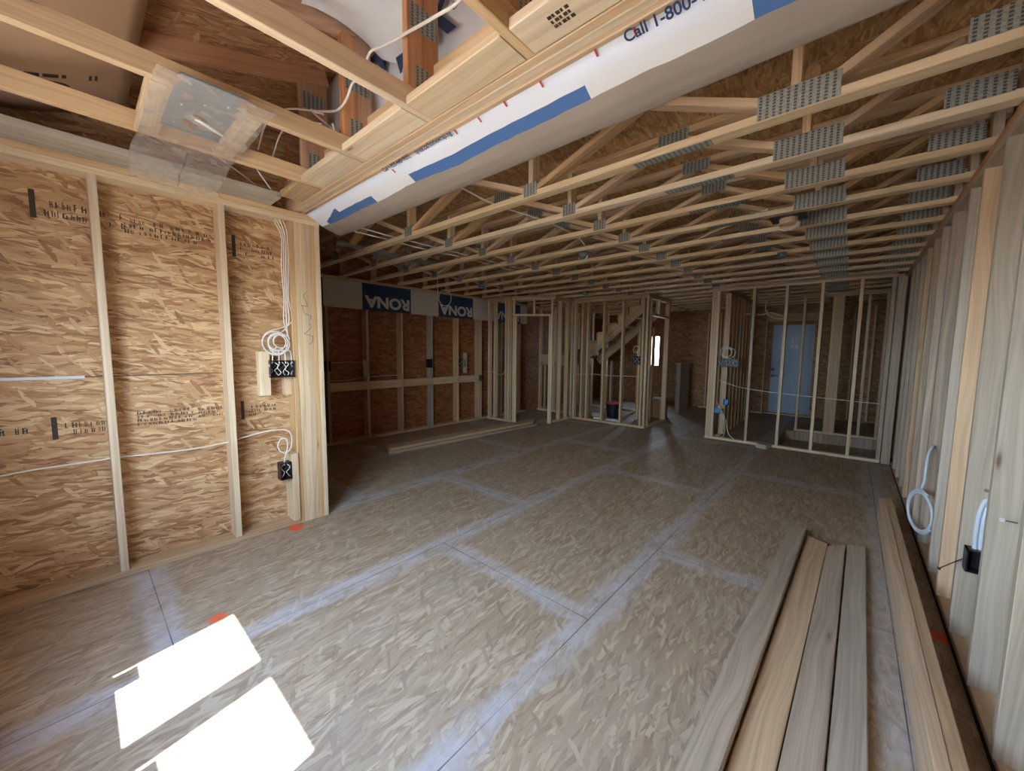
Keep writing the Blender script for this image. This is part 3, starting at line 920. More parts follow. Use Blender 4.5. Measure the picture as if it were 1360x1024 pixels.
# ------------------------------------------------------------------ floor trusses
TZ0, TZ1 = 2.470, 2.826
CW = .080
def truss_parts():
    """mesh data shared by every truss, in coordinates relative to (0, y, 0)"""
    out = []
    def part(name, a, b, w, t, mat, up=(0, 0, 1)):
        bm = bmesh.new()
        add_beam(bm, a, b, w, t, up)
        o = link(name, bm, mat)
        out.append((name, o.data)); bpy.data.objects.remove(o)
    def pl(c, w, h, ux=(1, 0, 0), uz=(0, 0, 1)):
        bm = bmesh.new()
        plate_mesh(bm, c, ux, uz, w, h)
        o = link('nail_plate', bm, M['plate'])
        out.append(('nail_plate', o.data)); bpy.data.objects.remove(o)
    zb, zt = TZ0 + TH, TZ1 - TH
    part('bottom_chord', (-5.70, 0, TZ0 + TH / 2), (.50, 0, TZ0 + TH / 2), CW, TH, M['pine'])
    part('top_chord', (-5.78, 0, TZ1 - TH / 2), (.59, 0, TZ1 - TH / 2), CW, TH, M['pine2'])
    bot = [-4.71, -3.20, -1.735, -.262]
    top = [-5.42, -3.92, -2.45, -.955, .33]
    for x in bot:
        part('vertical_web', (x, 0, zb), (x, 0, zt), TH, CW, M['pine'], (0, 1, 0))
        i = bot.index(x)
        if i == 3:
            part('diagonal_web', (x + .06, 0, zb + .012), (top[i + 1] - .06, 0, zt - .01), CW, TH, M['tan_pine'])
        else:
            part('diagonal_web', (x + .045, 0, zb + .012), (top[i + 1] - .03, 0, zt - .01), CW, TH, M['tan_pine'])
        part('diagonal_web', (x - .045, 0, zb + .012), (top[i] + .03, 0, zt - .01), CW, TH, M['pine2'])
        if i == 3:
            pl((-.255, -CW / 2 - .001, TZ0 + .056), .295, .106)
        else:
            pl((x, -CW / 2 - .001, TZ0 + .050), .115, .085)
    for x in top[1:4]:
        pl((x, -CW / 2 - .001, TZ1 - .045), .19, .078)
    part('end_post', (-5.66, 0, zb), (-5.66, 0, zt), TH, CW, M['tan_pine'], (0, 1, 0))
    part('end_post', (.47, 0, zb), (.47, 0, zt), TH, CW, M['grey_pine'], (0, 1, 0))
    pl((.33, -CW / 2 - .001, TZ0 + .075), .20, .085)
    pl((-.80, 0, TZ0 - .001), .40, .066, (1, 0, 0), (0, -1, 0))
    return out
TP = truss_parts()
TY0, TDY = 2.178, .4835
for k in range(18):
    y = TY0 + TDY * k
    r = empty('floor_truss', (0, y, 0))
    if k < 10:
        lab = ('%s floor truss back from the draped house wrap' % ORD[k]) + (', the nearest one' if k == 0 else (', last before the far partition' if k == 9 else ''))
    else:
        lab = '%s floor truss counted back beyond the top of the far partition' % ORD[k - 10]
    tag(r, lab, 'floor truss', 'floor trusses of the ceiling')
    for nm, me in TP:
        o = bpy.data.objects.new(nm, me)
        C.objects.link(o)
        o.parent = r

# things fixed in the trusses
for xs, zs, lab in (((-3.63, -3.66), 2.56, 'left'), ((-2.17, -2.14), 2.56, 'right')):
    pass
thing(cable('power_cable', M['cable'], [(-3.64, 1.75, 2.535), (-3.63, 2.2, 2.53), (-3.65, 2.7, 2.53), (-3.62, 3.2, 2.535), (-3.64, 3.9, 2.53), (-3.64, 4.6, 2.54)], .006), 'white cable threaded through the trusses, leftmost of the three runs', 'cable')
thing(cable('power_cable', M['cable'], [(-3.52, 1.75, 2.545), (-3.53, 2.2, 2.54), (-3.50, 2.8, 2.535), (-3.52, 3.4, 2.54), (-3.50, 4.6, 2.54)], .006), 'white cable threaded through the trusses, middle of the three runs', 'cable')
thing(cable('power_cable', M['cable'], [(-2.10, 1.75, 2.54), (-2.13, 2.2, 2.53), (-2.06, 2.75, 2.53), (-2.1, 3.3, 2.54), (-2.14, 3.55, 2.5)], .006), 'white cable threaded through the trusses toward the round ceiling loop', 'cable')
thing(cable('power_cable', M['cable'], [(-1.45, 4.38, 2.53), (-1.1, 4.0, 2.52), (-.8, 3.72, 2.50), (-.55, 3.5, 2.49)], .006), 'white cable running across trusses to the square black ceiling box', 'cable')
def ceil_box(name, x, y, s, hole, label, mat='black', loop=True):
    root = thing(empty(name, (x, y, 2.46)), label, 'ceiling box')
    bm = bmesh.new()
    add_box(bm, (x - s, y - s * .8, 2.455), (x + s, y + s * .8, 2.459), .001)
    keep(link('flange', bm, M[mat], loc=(x, y, 2.457)), root)
    bm = bmesh.new()
    bmesh.ops.create_cone(bm, cap_ends=True, segments=24, radius1=hole, radius2=hole, depth=.05, matrix=Matrix.Translation((x, y, 2.437)))
    keep(link('round_box', bm, M['tan_pine'] if mat == 'black' else M[mat], loc=(x, y, 2.44)), root)
    if loop:
        cable('cable_loop', M['cable'], loop_pts((x + .01, y - .02, 2.41), hole * 1.0, (1, 0, 0), (0, -.6, -.8), 1.25, 12, 0, .01), .006, root)
    return root
ceil_box('ceiling_box', -.44, 3.72, .115, .06, 'square black ceiling box with a white cable loop near metal plates')
ceil_box('ceiling_box', -2.22, 3.66, .07, .05, 'small steel ceiling box with a hanging white cable loop, mid ceiling', 'steel')
ceil_box('ceiling_box', -.62, 4.93, .04, .035, 'small round steel box on a short block between trusses', 'steel', False)
ceil_box('ceiling_box', -3.62, 6.05, .10, .05, 'flat silver ceiling box above the stair partition', 'steel', False)
ceil_box('ceiling_box', -4.55, 4.40, .08, .05, 'dull silver ceiling box near the far left wall', 'steel', False)
hw = [(-4.9, 3.79, 2.55), (-4.9, 3.79, 2.42), (-4.9, 3.80, 2.28)] + [tuple(p) for p in loop_pts((-4.9, 3.93, 2.24), .12, (0, -1, 0), (0, 0, -1), 1.05, 14, 0, .01)]
thing(cable('power_cable', M['cable'], hw, .006), 'white cable loop hanging from trusses in front of the printed band', 'cable')
d_ = thing(empty('air_duct', (-5.0, 2.4, 2.6)), 'silver air duct lying in the trusses near the far left wall', 'duct')
bm = bmesh.new()
bmesh.ops.create_cone(bm, cap_ends=True, segments=20, radius1=.055, radius2=.055, depth=1.5, matrix=Matrix.Translation((-4.42, 2.75, 2.61)) @ Matrix.Rotation(math.pi / 2, 4, 'X'))
keep(link('duct_pipe', bm, M['foil'], loc=(-4.42, 2.75, 2.61), smooth=False), d_)

# ------------------------------------------------------------------ far left wall
thing(box('sole_plate', M['tan_pine'], (-5.79, 1.9, 0), (XB, 6.9, TH)), 'sole plate along the foot of the far left wall', 'plate')
for k, nm in enumerate(('lower', 'upper')):
    thing(box('top_plate', M['tan_pine'], (-5.79, 1.4, ZP + k * .038), (XB, 10.6, ZP + k * .038 + .0375)), nm + ' top plate board on the far left wall above the printed band', 'plate')
for k in range(8):
    y = 2.385 + .611 * k
    lab = '%s stud of the far left wall, counting back from the corner post' % ORD[k]
    if k > 5: lab = '%s stud of the far left wall, behind the corner closet' % ORD[k]
    stud(-5.79, XB, y, y + TH, TH, ZP, M['pine2'] if k % 3 else M['grey_pine'], lab, 'studs of the far left wall')
stud(-5.79, XB, 5.40, 5.438, TH, ZP, M['tan_pine'], 'extra stud of the far left wall beside the closet partition', None)
for k in range(6):
    y = 2.385 + .611 * k
    ye = y + .611
    thing(box('blocking', M['pine2'], (-5.70, y + TH + .001, .785), (XB, min(ye, 5.399) - .001, .915)), '%s horizontal block between studs of the far left wall, from the corner post' % ORD[k], 'block', 'blocking in the far left wall')
band = thing(empty('printed_band', (XB, 4.2, 2.2)), 'grey-white wrap band printed RONA upside down along the far left wall', 'house wrap')
def band_fn(s, t):
    y = 1.9 + 5.0 * t
    z = 2.415 - .40 * s
    return (XB + .012 + .004 * noise.noise(V((y * 3, z * 5, 0))), y, z)
def band_mat(s, t):
    y = 1.9 + 5.0 * t
    if (2.94 < y < 3.80) or (4.38 < y < 5.22) or (5.82 < y < 6.66) or y < 2.35: return 1
    return 0
o = grid_sheet('wrap_sheet', [M['band_white'], M['band_navy']], 6, 250, band_fn, (XB, 4.2, 2.2), band, band_mat)
ax = axes((0, -1, 0), (0, 0, -1))
for yb in (3.775, 5.20, 6.62):
    text('printed_word', 'RONA', M['letter_white'], .235, (XB + .021, yb, 2.225), ax, band, .010, sx=1.16)
elec_box('switch_box', (-5.66, 2.35, 1.09), (-5.60, 2.42, 1.24), 0, 1, 'black box on the first stud of the far left wall', innards=False)
elec_box('switch_box', (-5.66, 4.11, 1.10), (-5.60, 4.20, 1.25), 0, 1, 'black box on a stud in the middle of the far left wall', innards=False)
bx = elec_box('switch_box', (-5.70, 4.86, 1.10), (-5.64, 5.02, 1.23), 0, 2, 'black box with grey blocks near the far left corner')
thing(box('mounting_block', M['grey_pine'], (-5.69, 5.0, .97), (-5.655, 5.08, 1.36)), 'grey block beside the black box near far left corner', 'block')
thing(box('mounting_block', M['white_pine'], (-5.655, 2.93, .99), (-5.64, 3.03, 1.25)), 'pale block on the second stud of the far left wall', 'block')
thing(cable('power_cable', M['cable'], [(-5.66, 2.42, 1.21), (-5.67, 2.6, 1.215), (-5.67, 2.8, 1.215), (-5.66, 2.99, 1.2)], .004), 'thin white cable between first two studs of far left wall', 'cable')
thing(cable('power_cable', M['cable'], [(-5.68, 2.43, .95), (-5.68, 2.7, .945), (-5.68, 2.96, .975), (-5.68, 3.3, .985), (-5.68, 3.6, .985)], .004), 'thin white cable just above the blocking of far left wall', 'cable')

# ------------------------------------------------------------------ closet partition, angled doorway, stair partition
def plates(name_pos, a, b, w=.089, mats=('pine2', 'tan_pine'), sole=True, sole_label=None, top_label=None):
    a, b = V(a), V(b)
    if sole:
        thing(beam('sole_plate', M['pine'], a + V((0, 0, TH / 2)), b + V((0, 0, TH / 2)), w, TH), sole_label or ('sole plate of ' + name_pos), 'plate')
    for k, nm in enumerate(('lower', 'upper')):
        thing(beam('top_plate', M[mats[k]], a + V((0, 0, ZP + .019 + .038 * k)), b + V((0, 0, ZP + .019 + .038 * k)), w, .0375), '%s top plate board of %s' % (nm, name_pos), 'plate')

def upright(x, y, ang, d, w, mat, label, group=None, z0=TH, z1=ZP, name='wall_stud', cat='stud'):
    """stud whose thin side (w) runs along direction ang, depth d across it"""
    dv = V((math.cos(ang), math.sin(ang), 0))
    bm = bmesh.new()
    add_beam(bm, (x, y, z0), (x, y, z1), w, d, (-dv.y, dv.x, 0))
    return thing(link(name, bm, mat, loc=(x, y, z0)), label, cat, group)

plates('the short closet partition against the far left wall', (-5.64, 5.66, 0), (-5.0, 5.66, 0))
for k, x in enumerate((-5.60, -5.44, -5.13, -5.055)):
    upright(x, 5.66, 0, .089, TH, M['pine' if k % 2 else 'pine2'], '%s stud of the short closet partition, counting from the far left wall' % ORD[k], 'studs of the short closet partition')
DA, DB = V((-4.985, 5.70, 0)), V((-4.365, 6.10, 0))
dd = (DB - DA).normalized()
ang = math.atan2(dd.y, dd.x)
plates('the angled closet doorway', DA - dd * .04, DB + dd * .06, sole=False)
for lab, p in (('left outer jamb stud of the angled closet doorway', DA), ('left inner jamb stud of the angled closet doorway', DA + dd * .039),
               ('right inner jamb stud of the angled closet doorway', DB - dd * .039), ('right outer jamb stud of the angled closet doorway', DB)):
    upright(p.x, p.y, ang, .089, TH, M['pine'], lab, None, 0.0, 2.08 if 'inner' in lab else ZP)
thing(beam('door_header', M['pine'], DA + dd * .02 + V((0, 0, 2.10)), DB - dd * .02 + V((0, 0, 2.10)), .089, TH), 'flat header across the angled closet doorway', 'header')
mid = (DA + DB) / 2
upright(mid.x + .02, mid.y + .013, ang, .089, TH, M['pine'], 'short stub stud above the angled closet door header', None, 2.12, ZP, 'cripple_stud')
plates('the closet return partition beside the angled doorway', (-4.40, 6.2, 0), (-4.40, 6.84, 0), sole=True)
for k, y in enumerate((6.42, 6.68)):
    upright(-4.40, y, math.pi / 2, .089, TH, M['pine2'], '%s stud of the closet return partition, counting from the angled doorway' % ORD[k], 'studs of the closet return partition')
# closet back wall
plates('the back wall of the corner closet', (-5.6, 7.32, 0), (-4.2, 7.32, 0))
for k, x in enumerate((-5.55, -5.15, -4.75, -4.35)):
    upright(x, 7.32, 0, .089, TH, M['pine2'], '%s stud in the back wall of the corner closet, from the left' % ORD[k], 'studs in the back wall of the corner closet')
thing(box('blocking', M['tan_pine'], (-5.53, 7.28, 1.16), (-5.17, 7.318, 1.33)), 'horizontal block in the closet back wall, left bay', 'block')
thing(box('blocking', M['tan_pine'], (-5.13, 7.28, 1.16), (-4.77, 7.318, 1.33)), 'horizontal block in the closet back wall, right bay', 'block')

plates('the stair partition', (-4.44, 6.91, 0), (-2.79, 6.91, 0))
for k, x in enumerate((-4.41, -4.33, -4.16, -4.035, -3.68, -3.285, -2.885, -2.815)):
    upright(x, 6.91, 0, .089, TH, M['pine' if k in (3, 6) else 'pine2'], '%s stud of the stair partition, counting from the closet return' % ORD[k], 'studs of the stair partition', z1=ZP)
# return beside the hall with its door header
plates('the hall return partition', (-2.835, 6.96, 0), (-2.835, 8.0, 0))
for k, y in enumerate((7.02, 7.93)):
    upright(-2.835, y, math.pi / 2, .089, .06, M['pine2'], ('near' if k == 0 else 'far') + ' end stud of the hall return partition', None)
thing(box('door_header', M['pine'], (-2.88, 7.05, 2.08), (-2.79, 7.9, 2.12)), 'header across the opening in hall return partition', 'header')
upright(-2.835, 7.4, math.pi / 2, .089, TH, M['pine'], 'short stub stud over the header in hall return partition', None, 2.12, ZP, 'cripple_stud')

# staircase behind the stair partition, climbing to the right
st = thing(empty('staircase', (-3.8, 7.9, 0)), 'wooden staircase climbing behind the stair partition', 'staircase')
sl = V((1.19, 0, .93))
p0, p1 = V((-4.62, 0, 1.18)), V((-2.98, 0, 2.46))
for y in (7.52, 8.40):
    keep(beam('stringer', M['tan_pine'], p0 + V((0, y, 0)), p1 + V((0, y, 0)), .038, .20, (0, 0, 1)), st)
n_st = 7
for k in range(n_st):
    a = p0.lerp(p1, (k + .5) / n_st)
    keep(box('tread', M['tan_pine'], (a.x - .13, 7.46, a.z + .14), (a.x + .13, 8.46, a.z + .165)), st)
    keep(box('riser', M['osb_x'], (a.x - .13, 7.46, a.z - .02), (a.x - .118, 8.46, a.z + .14), bev=0), st)
bm = bmesh.new()
poly = [p0 + V((0, 7.485, .02))]
for k in range(n_st):
    a = p0.lerp(p1, k / n_st)
    b2 = p0.lerp(p1, (k + 1) / n_st)
    poly += [V((a.x, 7.485, b2.z + .10)), V((b2.x, 7.485, b2.z + .10))]
poly += [p1 + V((0, 7.485, .02))]
f = bm.faces.new([bm.verts.new(p) for p in poly])
r = bmesh.ops.extrude_face_region(bm, geom=[f])
bmesh.ops.translate(bm, vec=(0, .012, 0), verts=[v for v in r['geom'] if isinstance(v, bmesh.types.BMVert)])
keep(link('sawtooth_panel', bm, M['pine2'], loc=(-3.8, 7.48, 1.8)), st)
ld = thing(empty('stair_landing', (-4.95, 7.9, 1.2)), 'wooden stair landing at the foot of the visible flight', 'landing')
keep(box('deck', M['osb_x'], (-5.6, 7.45, 1.28), (-4.76, 8.4, 1.30), bev=0), ld)
keep(box('rim_joist', M['tan_pine'], (-5.6, 7.41, 1.08), (-4.74, 7.448, 1.29)), ld)
keep(box('rim_joist', M['tan_pine'], (-4.78, 7.46, 1.08), (-4.745, 8.4, 1.28)), ld)
for x, y in ((-5.58, 7.5), (-4.82, 7.5), (-4.82, 8.36), (-5.58, 8.36)):
    keep(box('leg', M['tan_pine'], (x, y, 0), (x + .04, y + .04, 1.08)), ld)
# wall under and behind the stairs
plates('the low wall behind the staircase', (-5.6, 8.75, 0), (-3.7, 8.75, 0))
for k in range(5):
    upright(-5.4 + .41 * k, 8.75, 0, .089, TH, M['tan_pine'], '%s stud of the wall behind the staircase, from the left' % ORD[k], 'studs of the wall behind the staircase')
for k, (x, y) in enumerate(((-3.30, 7.75), (-3.22, 7.75), (-3.02, 7.75), (-4.0, 7.9))):
    upright(x, y, 0, .089, TH, M['pine2'], '%s post standing under the staircase, from the right end' % ['second', 'third', 'first', 'fourth'][k], None, 0.0, 1.2 if k == 3 else 1.9, 'stair_post', 'post')
# odds and ends seen between the studs
t_ = thing(empty('tool_bucket', (-3.72, 7.46, 0)), 'dark bucket with a red lid edge behind the stair partition', 'bucket')
bm = bmesh.new()
bmesh.ops.create_cone(bm, cap_ends=True, segments=20, radius1=.12, radius2=.15, depth=.33, matrix=Matrix.Translation((-3.72, 7.46, .165)))
keep(link('pail', bm, M['black'], loc=(-3.72, 7.46, .165)), t_)
bm = bmesh.new()
bmesh.ops.create_cone(bm, cap_ends=True, segments=20, radius1=.158, radius2=.158, depth=.025, matrix=Matrix.Translation((-3.72, 7.46, .335)))
keep(link('lid', bm, M['red'], loc=(-3.72, 7.46, .335)), t_)
thing(box('offcut_board', M['paper'], (-4.0, 7.15, 0), (-3.45, 7.25, .04)), 'pale offcut lying behind the stair partition', 'board')
thing(box('offcut_board', M['white_pine'], (-4.18, 7.38, 0), (-3.9, 7.44, .09)), 'white offcut lying beside the tool bucket', 'board')
b = thing(empty('cardboard_box', (-3.1, 8.35, 0)), 'small brown cardboard box on the hall floor', 'box')
keep(box('carton', M['cardboard'], (-3.3, 8.2, 0), (-2.95, 8.5, .42), bev=.004), b)
keep(box('flap', M['cardboard'], (-3.3, 8.09, .40), (-2.95, 8.2, .404), bev=0), b)
thing(cable('power_cable', M['cable'], [(-4.4, 6.91, .95), (-4.2, 6.93, .94), (-3.9, 6.92, .955), (-3.6, 6.93, .94), (-3.2, 6.92, .95), (-2.9, 6.91, .955)], .005), 'thin white cable through the stair partition studs', 'cable')
elec_box('switch_box', (-3.06, 6.87, 1.18), (-2.91, 6.93, 1.33), 1, 2, 'black switch box near the right end of the stair partition', open_sign=-1)
thing(cable('power_cable', M['cable'], [(-2.96, 6.86, 1.33), (-2.97, 6.85, 1.42)] + [tuple(p) for p in loop_pts((-2.99, 6.85, 1.46), .06, (1, 0, 0), (0, 0, 1), 1.4, 12)], .005), 'white cable coil over the stair partition switch box', 'cable')
thing(cable('power_cable', M['cable'], [(-5.05, 5.6, 1.5), (-5.12, 5.6, 1.42), (-5.10, 5.6, 1.2), (-5.14, 5.6, .98), (-5.28, 5.6, .93), (-5.42, 5.6, .98), (-5.6, 5.6, .98)], .005), 'white cable sagging through the short closet partition', 'cable')

# hall end
thing(box('stub_wall_panel', M['white_pine'], (-3.05, 9.25, 0), (-2.95, 9.9, 1.12)), 'pale low stub wall at the end of the hall', 'panel')
thing(box('hand_rail', M['tan_pine'], (-3.06, 9.2, 1.12), (-2.94, 9.95, 1.16)), 'flat wooden cap on the low stub wall', 'rail')
for k in range(5):
    x = -2.75 + .28 * k if k < 3 else -2.0 + .2 * (k - 3)
    upright(x, YF - .07, 0, .089, TH, M['tan_pine'], '%s stud of the end wall at the back of the hall, from the left' % ORD[k], 'studs of the hall end wall')
thing(box('sole_plate', M['pine'], (-2.9, YF - .11, 0), (-1.5, YF - .02, TH)), 'sole plate of the end wall at the back of the hall', 'plate')

# ------------------------------------------------------------------ far right partition, entry, second partition
plates('the far right partition', (-1.76, 6.91, 0), (.36, 6.91, 0), mats=('pine2', 'grey_pine'))
for k, (x, mm) in enumerate(((-1.735, 'pine2'), (-1.696, 'pine2'), (-1.657, 'pine'), (-1.17, 'grey_pine'), (-.765, 'pine'), (-.36, 'pine'), (.04, 'pine'), (.34, 'grey_pine'))):
    upright(x, 6.91, 0, .089, TH, M[mm], '%s stud of the far right partition, counting from its left end' % ORD[k], 'studs of the far right partition')
stud(.37, .455, 6.86, 6.95, 0, ZP, M['grey_pine'], 'grey stud closing the far right partition against the right wall', None)
plates('the entry side wall behind the far right partition', (-1.60, 7.0, 0), (-1.60, 9.1, 0))
for k in range(7):
    upright(-1.60, 7.25 + .28 * k, math.pi / 2, .089, TH, M['tan_pine'], '%s stud of the entry side wall, counting back from the far right partition' % ORD[k], 'studs of the entry side wall')
plates('the second partition behind the far right one', (-.72, 8.71, 0), (.45, 8.71, 0), mats=('tan_pine', 'tan_pine'))
for k, (x, w) in enumerate(((-.69, TH), (-.285, TH), (-.21, .12), (.16, TH), (.38, TH), (.43, TH))):
    upright(x, 8.71, 0, .089, w, M['pine2'], '%s stud of the second partition, counting from the entry door' % ORD[k], 'studs of the second partition')
dr = tag(empty('door_1', (-1.02, YF + .02, 0)), kind='structure')
bm = bmesh.new()
add_box(bm, (-1.44, YF + .01, .01), (-.60, YF + .05, 2.09), .003)
for (xa, xb, za, zb_) in ((-1.35, -1.07, 1.15, 1.95), (-.97, -.69, 1.15, 1.95), (-1.35, -1.07, .2, .95), (-.97, -.69, .2, .95)):
    add_box(bm, (xa, YF + .004, za), (xb, YF + .012, zb_), .004)
keep(link('door_leaf', bm, M['door_paint'], loc=(-1.02, YF + .02, 0)), dr)
bm = bmesh.new()
bmesh.ops.create_cone(bm, cap_ends=True, segments=18, radius1=.032, radius2=.032, depth=.05, matrix=Matrix.Translation((-1.36, YF - .01, 1.04)) @ Matrix.Rotation(math.pi / 2, 4, 'X'))
keep(link('deadbolt', bm, M['black'], loc=(-1.36, YF, 1.04)), dr)
bm = bmesh.new()
bmesh.ops.create_cone(bm, cap_ends=True, segments=18, radius1=.03, radius2=.03, depth=.06, matrix=Matrix.Translation((-1.36, YF - .02, .89)) @ Matrix.Rotation(math.pi / 2, 4, 'X'))
add_box(bm, (-1.37, YF - .06, .88), (-1.24, YF - .045, .90), .004)
keep(link('lever_handle', bm, M['black'], loc=(-1.36, YF, .89)), dr)
bm = bmesh.new()
for lo, hi in (((-1.05, YF + .0, 1.66), (-1.02, YF + .003, 1.78)), ((-.98, YF, 1.64), (-.95, YF + .003, 1.78)), ((-1.06, YF, 1.55), (-1.0, YF + .003, 1.58)), ((-.98, YF, 1.53), (-.92, YF + .003, 1.60)), ((-1.02, YF, 1.655), (-.96, YF + .003, 1.68))):
    add_box(bm, lo, hi)
keep(link('chalk_marks', bm, M['paper'], loc=(-1, YF, 1.6)), dr)
t1 = structure(box('trim_1', M['vinyl'], (-1.47, YF - .01, 0), (-.57, YF + .10, .012), bev=.002))
# entry: lintel and trimmers
thing(box('door_header', M['tan_pine'], (-1.5, YF - .09, 2.12), (-.5, YF - .001, 2.30)), 'lumber header above the grey-blue entry door', 'header')
for k, x in enumerate((-1.52, -.54, -.3, .0, .3)):
    upright(x, YF - .045, 0, .089, TH, M['tan_pine'], '%s stud of the end wall around the entry door, from the left' % ORD[k], 'studs around the entry door')

# boxes and cables on the far right partition
elec_box('switch_box', (-1.63, 6.84, 1.19), (-1.32, 6.90, 1.32), 1, 3, 'long black switch box at the left end of far right partition', open_sign=-1)
elec_box('outlet_box', (-1.525, 6.93, .57), (-1.455, 6.99, .66), 1, 1, 'upper of two bright blue outlet boxes on the far right partition', mat='blue_box', open_sign=-1, innards=False)
elec_box('outlet_box', (-1.625, 6.84, .44), (-1.545, 6.866, .52), 1, 1, 'lower of two bright blue outlet boxes on the far right partition', mat='blue_box', open_sign=-1, innards=False)
hz = [(-1.6, 6.88, .98), (-1.45, 6.88, .92), (-1.3, 6.88, .88), (-1.17, 6.87, .86), (-.9, 6.9, .83), (-.76, 6.91, .82), (-.36, 6.91, .80), (.04, 6.91, .78), (.34, 6.91, .77)]
thing(cable('power_cable', M['cable'], hz, .005), 'white cable running level across the far right partition studs', 'cable')
thing(cable('power_cable', M['cable'], [(-1.6, 6.86, .62), (-1.52, 6.85, .48), (-1.45, 6.86, .30), (-1.40, 6.85, .12), (-1.32, 6.84, .05)], .005), 'white cable trailing to the floor plate by blue boxes, right strand', 'cable')
thing(cable('power_cable', M['cable'], [(-1.58, 6.86, .55), (-1.5, 6.85, .38), (-1.46, 6.86, .22), (-1.47, 6.85, .08), (-1.50, 6.84, .05)], .005), 'white cable trailing to the floor plate by blue boxes, left strand', 'cable')
thing(cable('power_cable', M['cable'], [tuple(p) for p in loop_pts((-1.5, 6.84, 1.42), .075, (1, 0, 0), (0, 0, 1), 2.4, 12, 0, .02, (.02, 0, 0))], .005), 'white cable coil above the long black switch box', 'cable')
thing(cable('power_cable', M['tan_pine'], [tuple(p) for p in loop_pts((-.85, 7.0, 2.12), .19, (1, 0, 0), (0, 0, 1), .62, 20, 1.3)] + [(-.95, 7.0, 2.02), (-1.1, 7.0, 2.0), (-1.3, 7.0, 2.03)], .011), 'large pale hose loop hanging at the far right partition', 'hose')

# ------------------------------------------------------------------ right wall
thing(box('sole_plate', M['pine2'], (XR + .008, -.5, 0), (.597, 6.84, TH)), 'sole plate at the foot of the right wall', 'plate')
thing(box('sill_gasket', M['sill_foam'], (XR, -.5, 0), (XR + .006, 6.84, .012), bev=0), 'dark gasket edge along the right wall foot', 'gasket')
for k, nm in enumerate(('lower', 'upper')):
    thing(box('top_plate', M['red_pine' if k else 'grey_pine'], (XR, -.5, ZP + k * .038), (.597, 10.6, ZP + k * .038 + .0375)), nm + ' top plate board of the right wall', 'plate')
rmats = ['pine', 'white_pine', 'white_pine', 'white_pine', 'pine2', 'white_pine', 'white_pine', 'grey_pine', 'grey_pine', 'grey_pine', 'pine2', 'grey_pine', 'grey_pine', 'grey_pine', 'pine2']
ry = [1.20, 1.595, 2.0, 2.395, 2.81, 3.205, 3.525, 3.62 + .42, 4.44, 4.84, 5.23, 5.64, 6.05, 6.45]
rmat = {0: 'pine', 1: 'pine', 2: 'white_pine', 3: 'white_pine', 4: 'white_pine', 5: 'pine2', 6: 'white_pine', 7: 'grey_pine', 8: 'grey_pine', 9: 'grey_pine', 10: 'tan_pine', 11: 'grey_pine', 12: 'grey_pine', 13: 'grey_pine'}
for k, y in enumerate(ry):
    lab = '%s stud of the right wall, counting back from the front right corner' % ORD[max(0, k - 2)] if k >= 2 else 'stud of the right wall beside the window wall, ' + ('first' if k == 0 else 'second')
    stud(XR, .595, y, y + TH, TH, ZP, M[rmat[k]], lab, 'studs of the right wall')
for k in range(9):
    y = 7.1 + .4 * k
    stud(XR, .595, y, y + TH, TH, ZP, M['grey_pine'], '%s stud of the right wall beyond the far right partition' % ORD[k], 'right wall studs beyond the partition')
# cable coil, outlet box and nails on the right wall
cc = [(.475, 4.0, .77), (.45, 3.93, .72), (.44, 3.88, .62), (.44, 3.88, .54), (.43, 3.86, .48)] + [tuple(p) for p in loop_pts((.43, 3.83, .33), .135, (.35, -.94, 0), (0, 0, 1), 1.75, 14, 1.2, .012)]
thing(cable('power_cable', M['cable_cool'], cc, .009), 'pale blue-white cable loop hanging on the right wall studs', 'cable')
ob = elec_box('outlet_box', (.472, 2.745, .39), (.555, 2.809, .50), 1, 1, 'dark outlet box on a right wall stud with pale cables above', open_sign=-1, innards=False)
for k, dx in enumerate((0, .018)):
    thing(cable('power_cable', M['cable_cool'], [(.50 + dx, 2.78, .49), (.497 + dx, 2.775, .58), (.50 + dx, 2.775, .67), (.515 + dx, 2.79, .73), (.535 + dx, 2.80, .745)], .009), 'pale thick cable above the right wall outlet box, ' + ('left strand' if k == 0 else 'right strand'), 'cable')
def nail(a, b, label):
    root = thing(empty('nail', a), label, 'nail')
    bm = bmesh.new()
    add_beam(bm, a, b, .004, .004, (0, 0, 1), .001)
    keep(link('shank', bm, M['nail'], loc=a), root)
    d = (V(b) - V(a)).normalized()
    bm = bmesh.new()
    bmesh.ops.create_cone(bm, cap_ends=True, segments=12, radius1=.008, radius2=.008, depth=.003, matrix=Matrix.Translation(a) @ d.to_track_quat('Z', 'Y').to_matrix().to_4x4())
    keep(link('nail_head', bm, M['nail'], loc=a), root)
nail((.468, 2.28, .80), (.53, 2.40, .765), 'long bent nail sticking out of a near right wall stud')
nail((.505, 2.73, .80), (.555, 2.815, .775), 'nail above the outlet box on the right wall')
nail((.39, 2.74, .375), (.47, 2.80, .43), 'thin nail sticking out left of the dark outlet box')

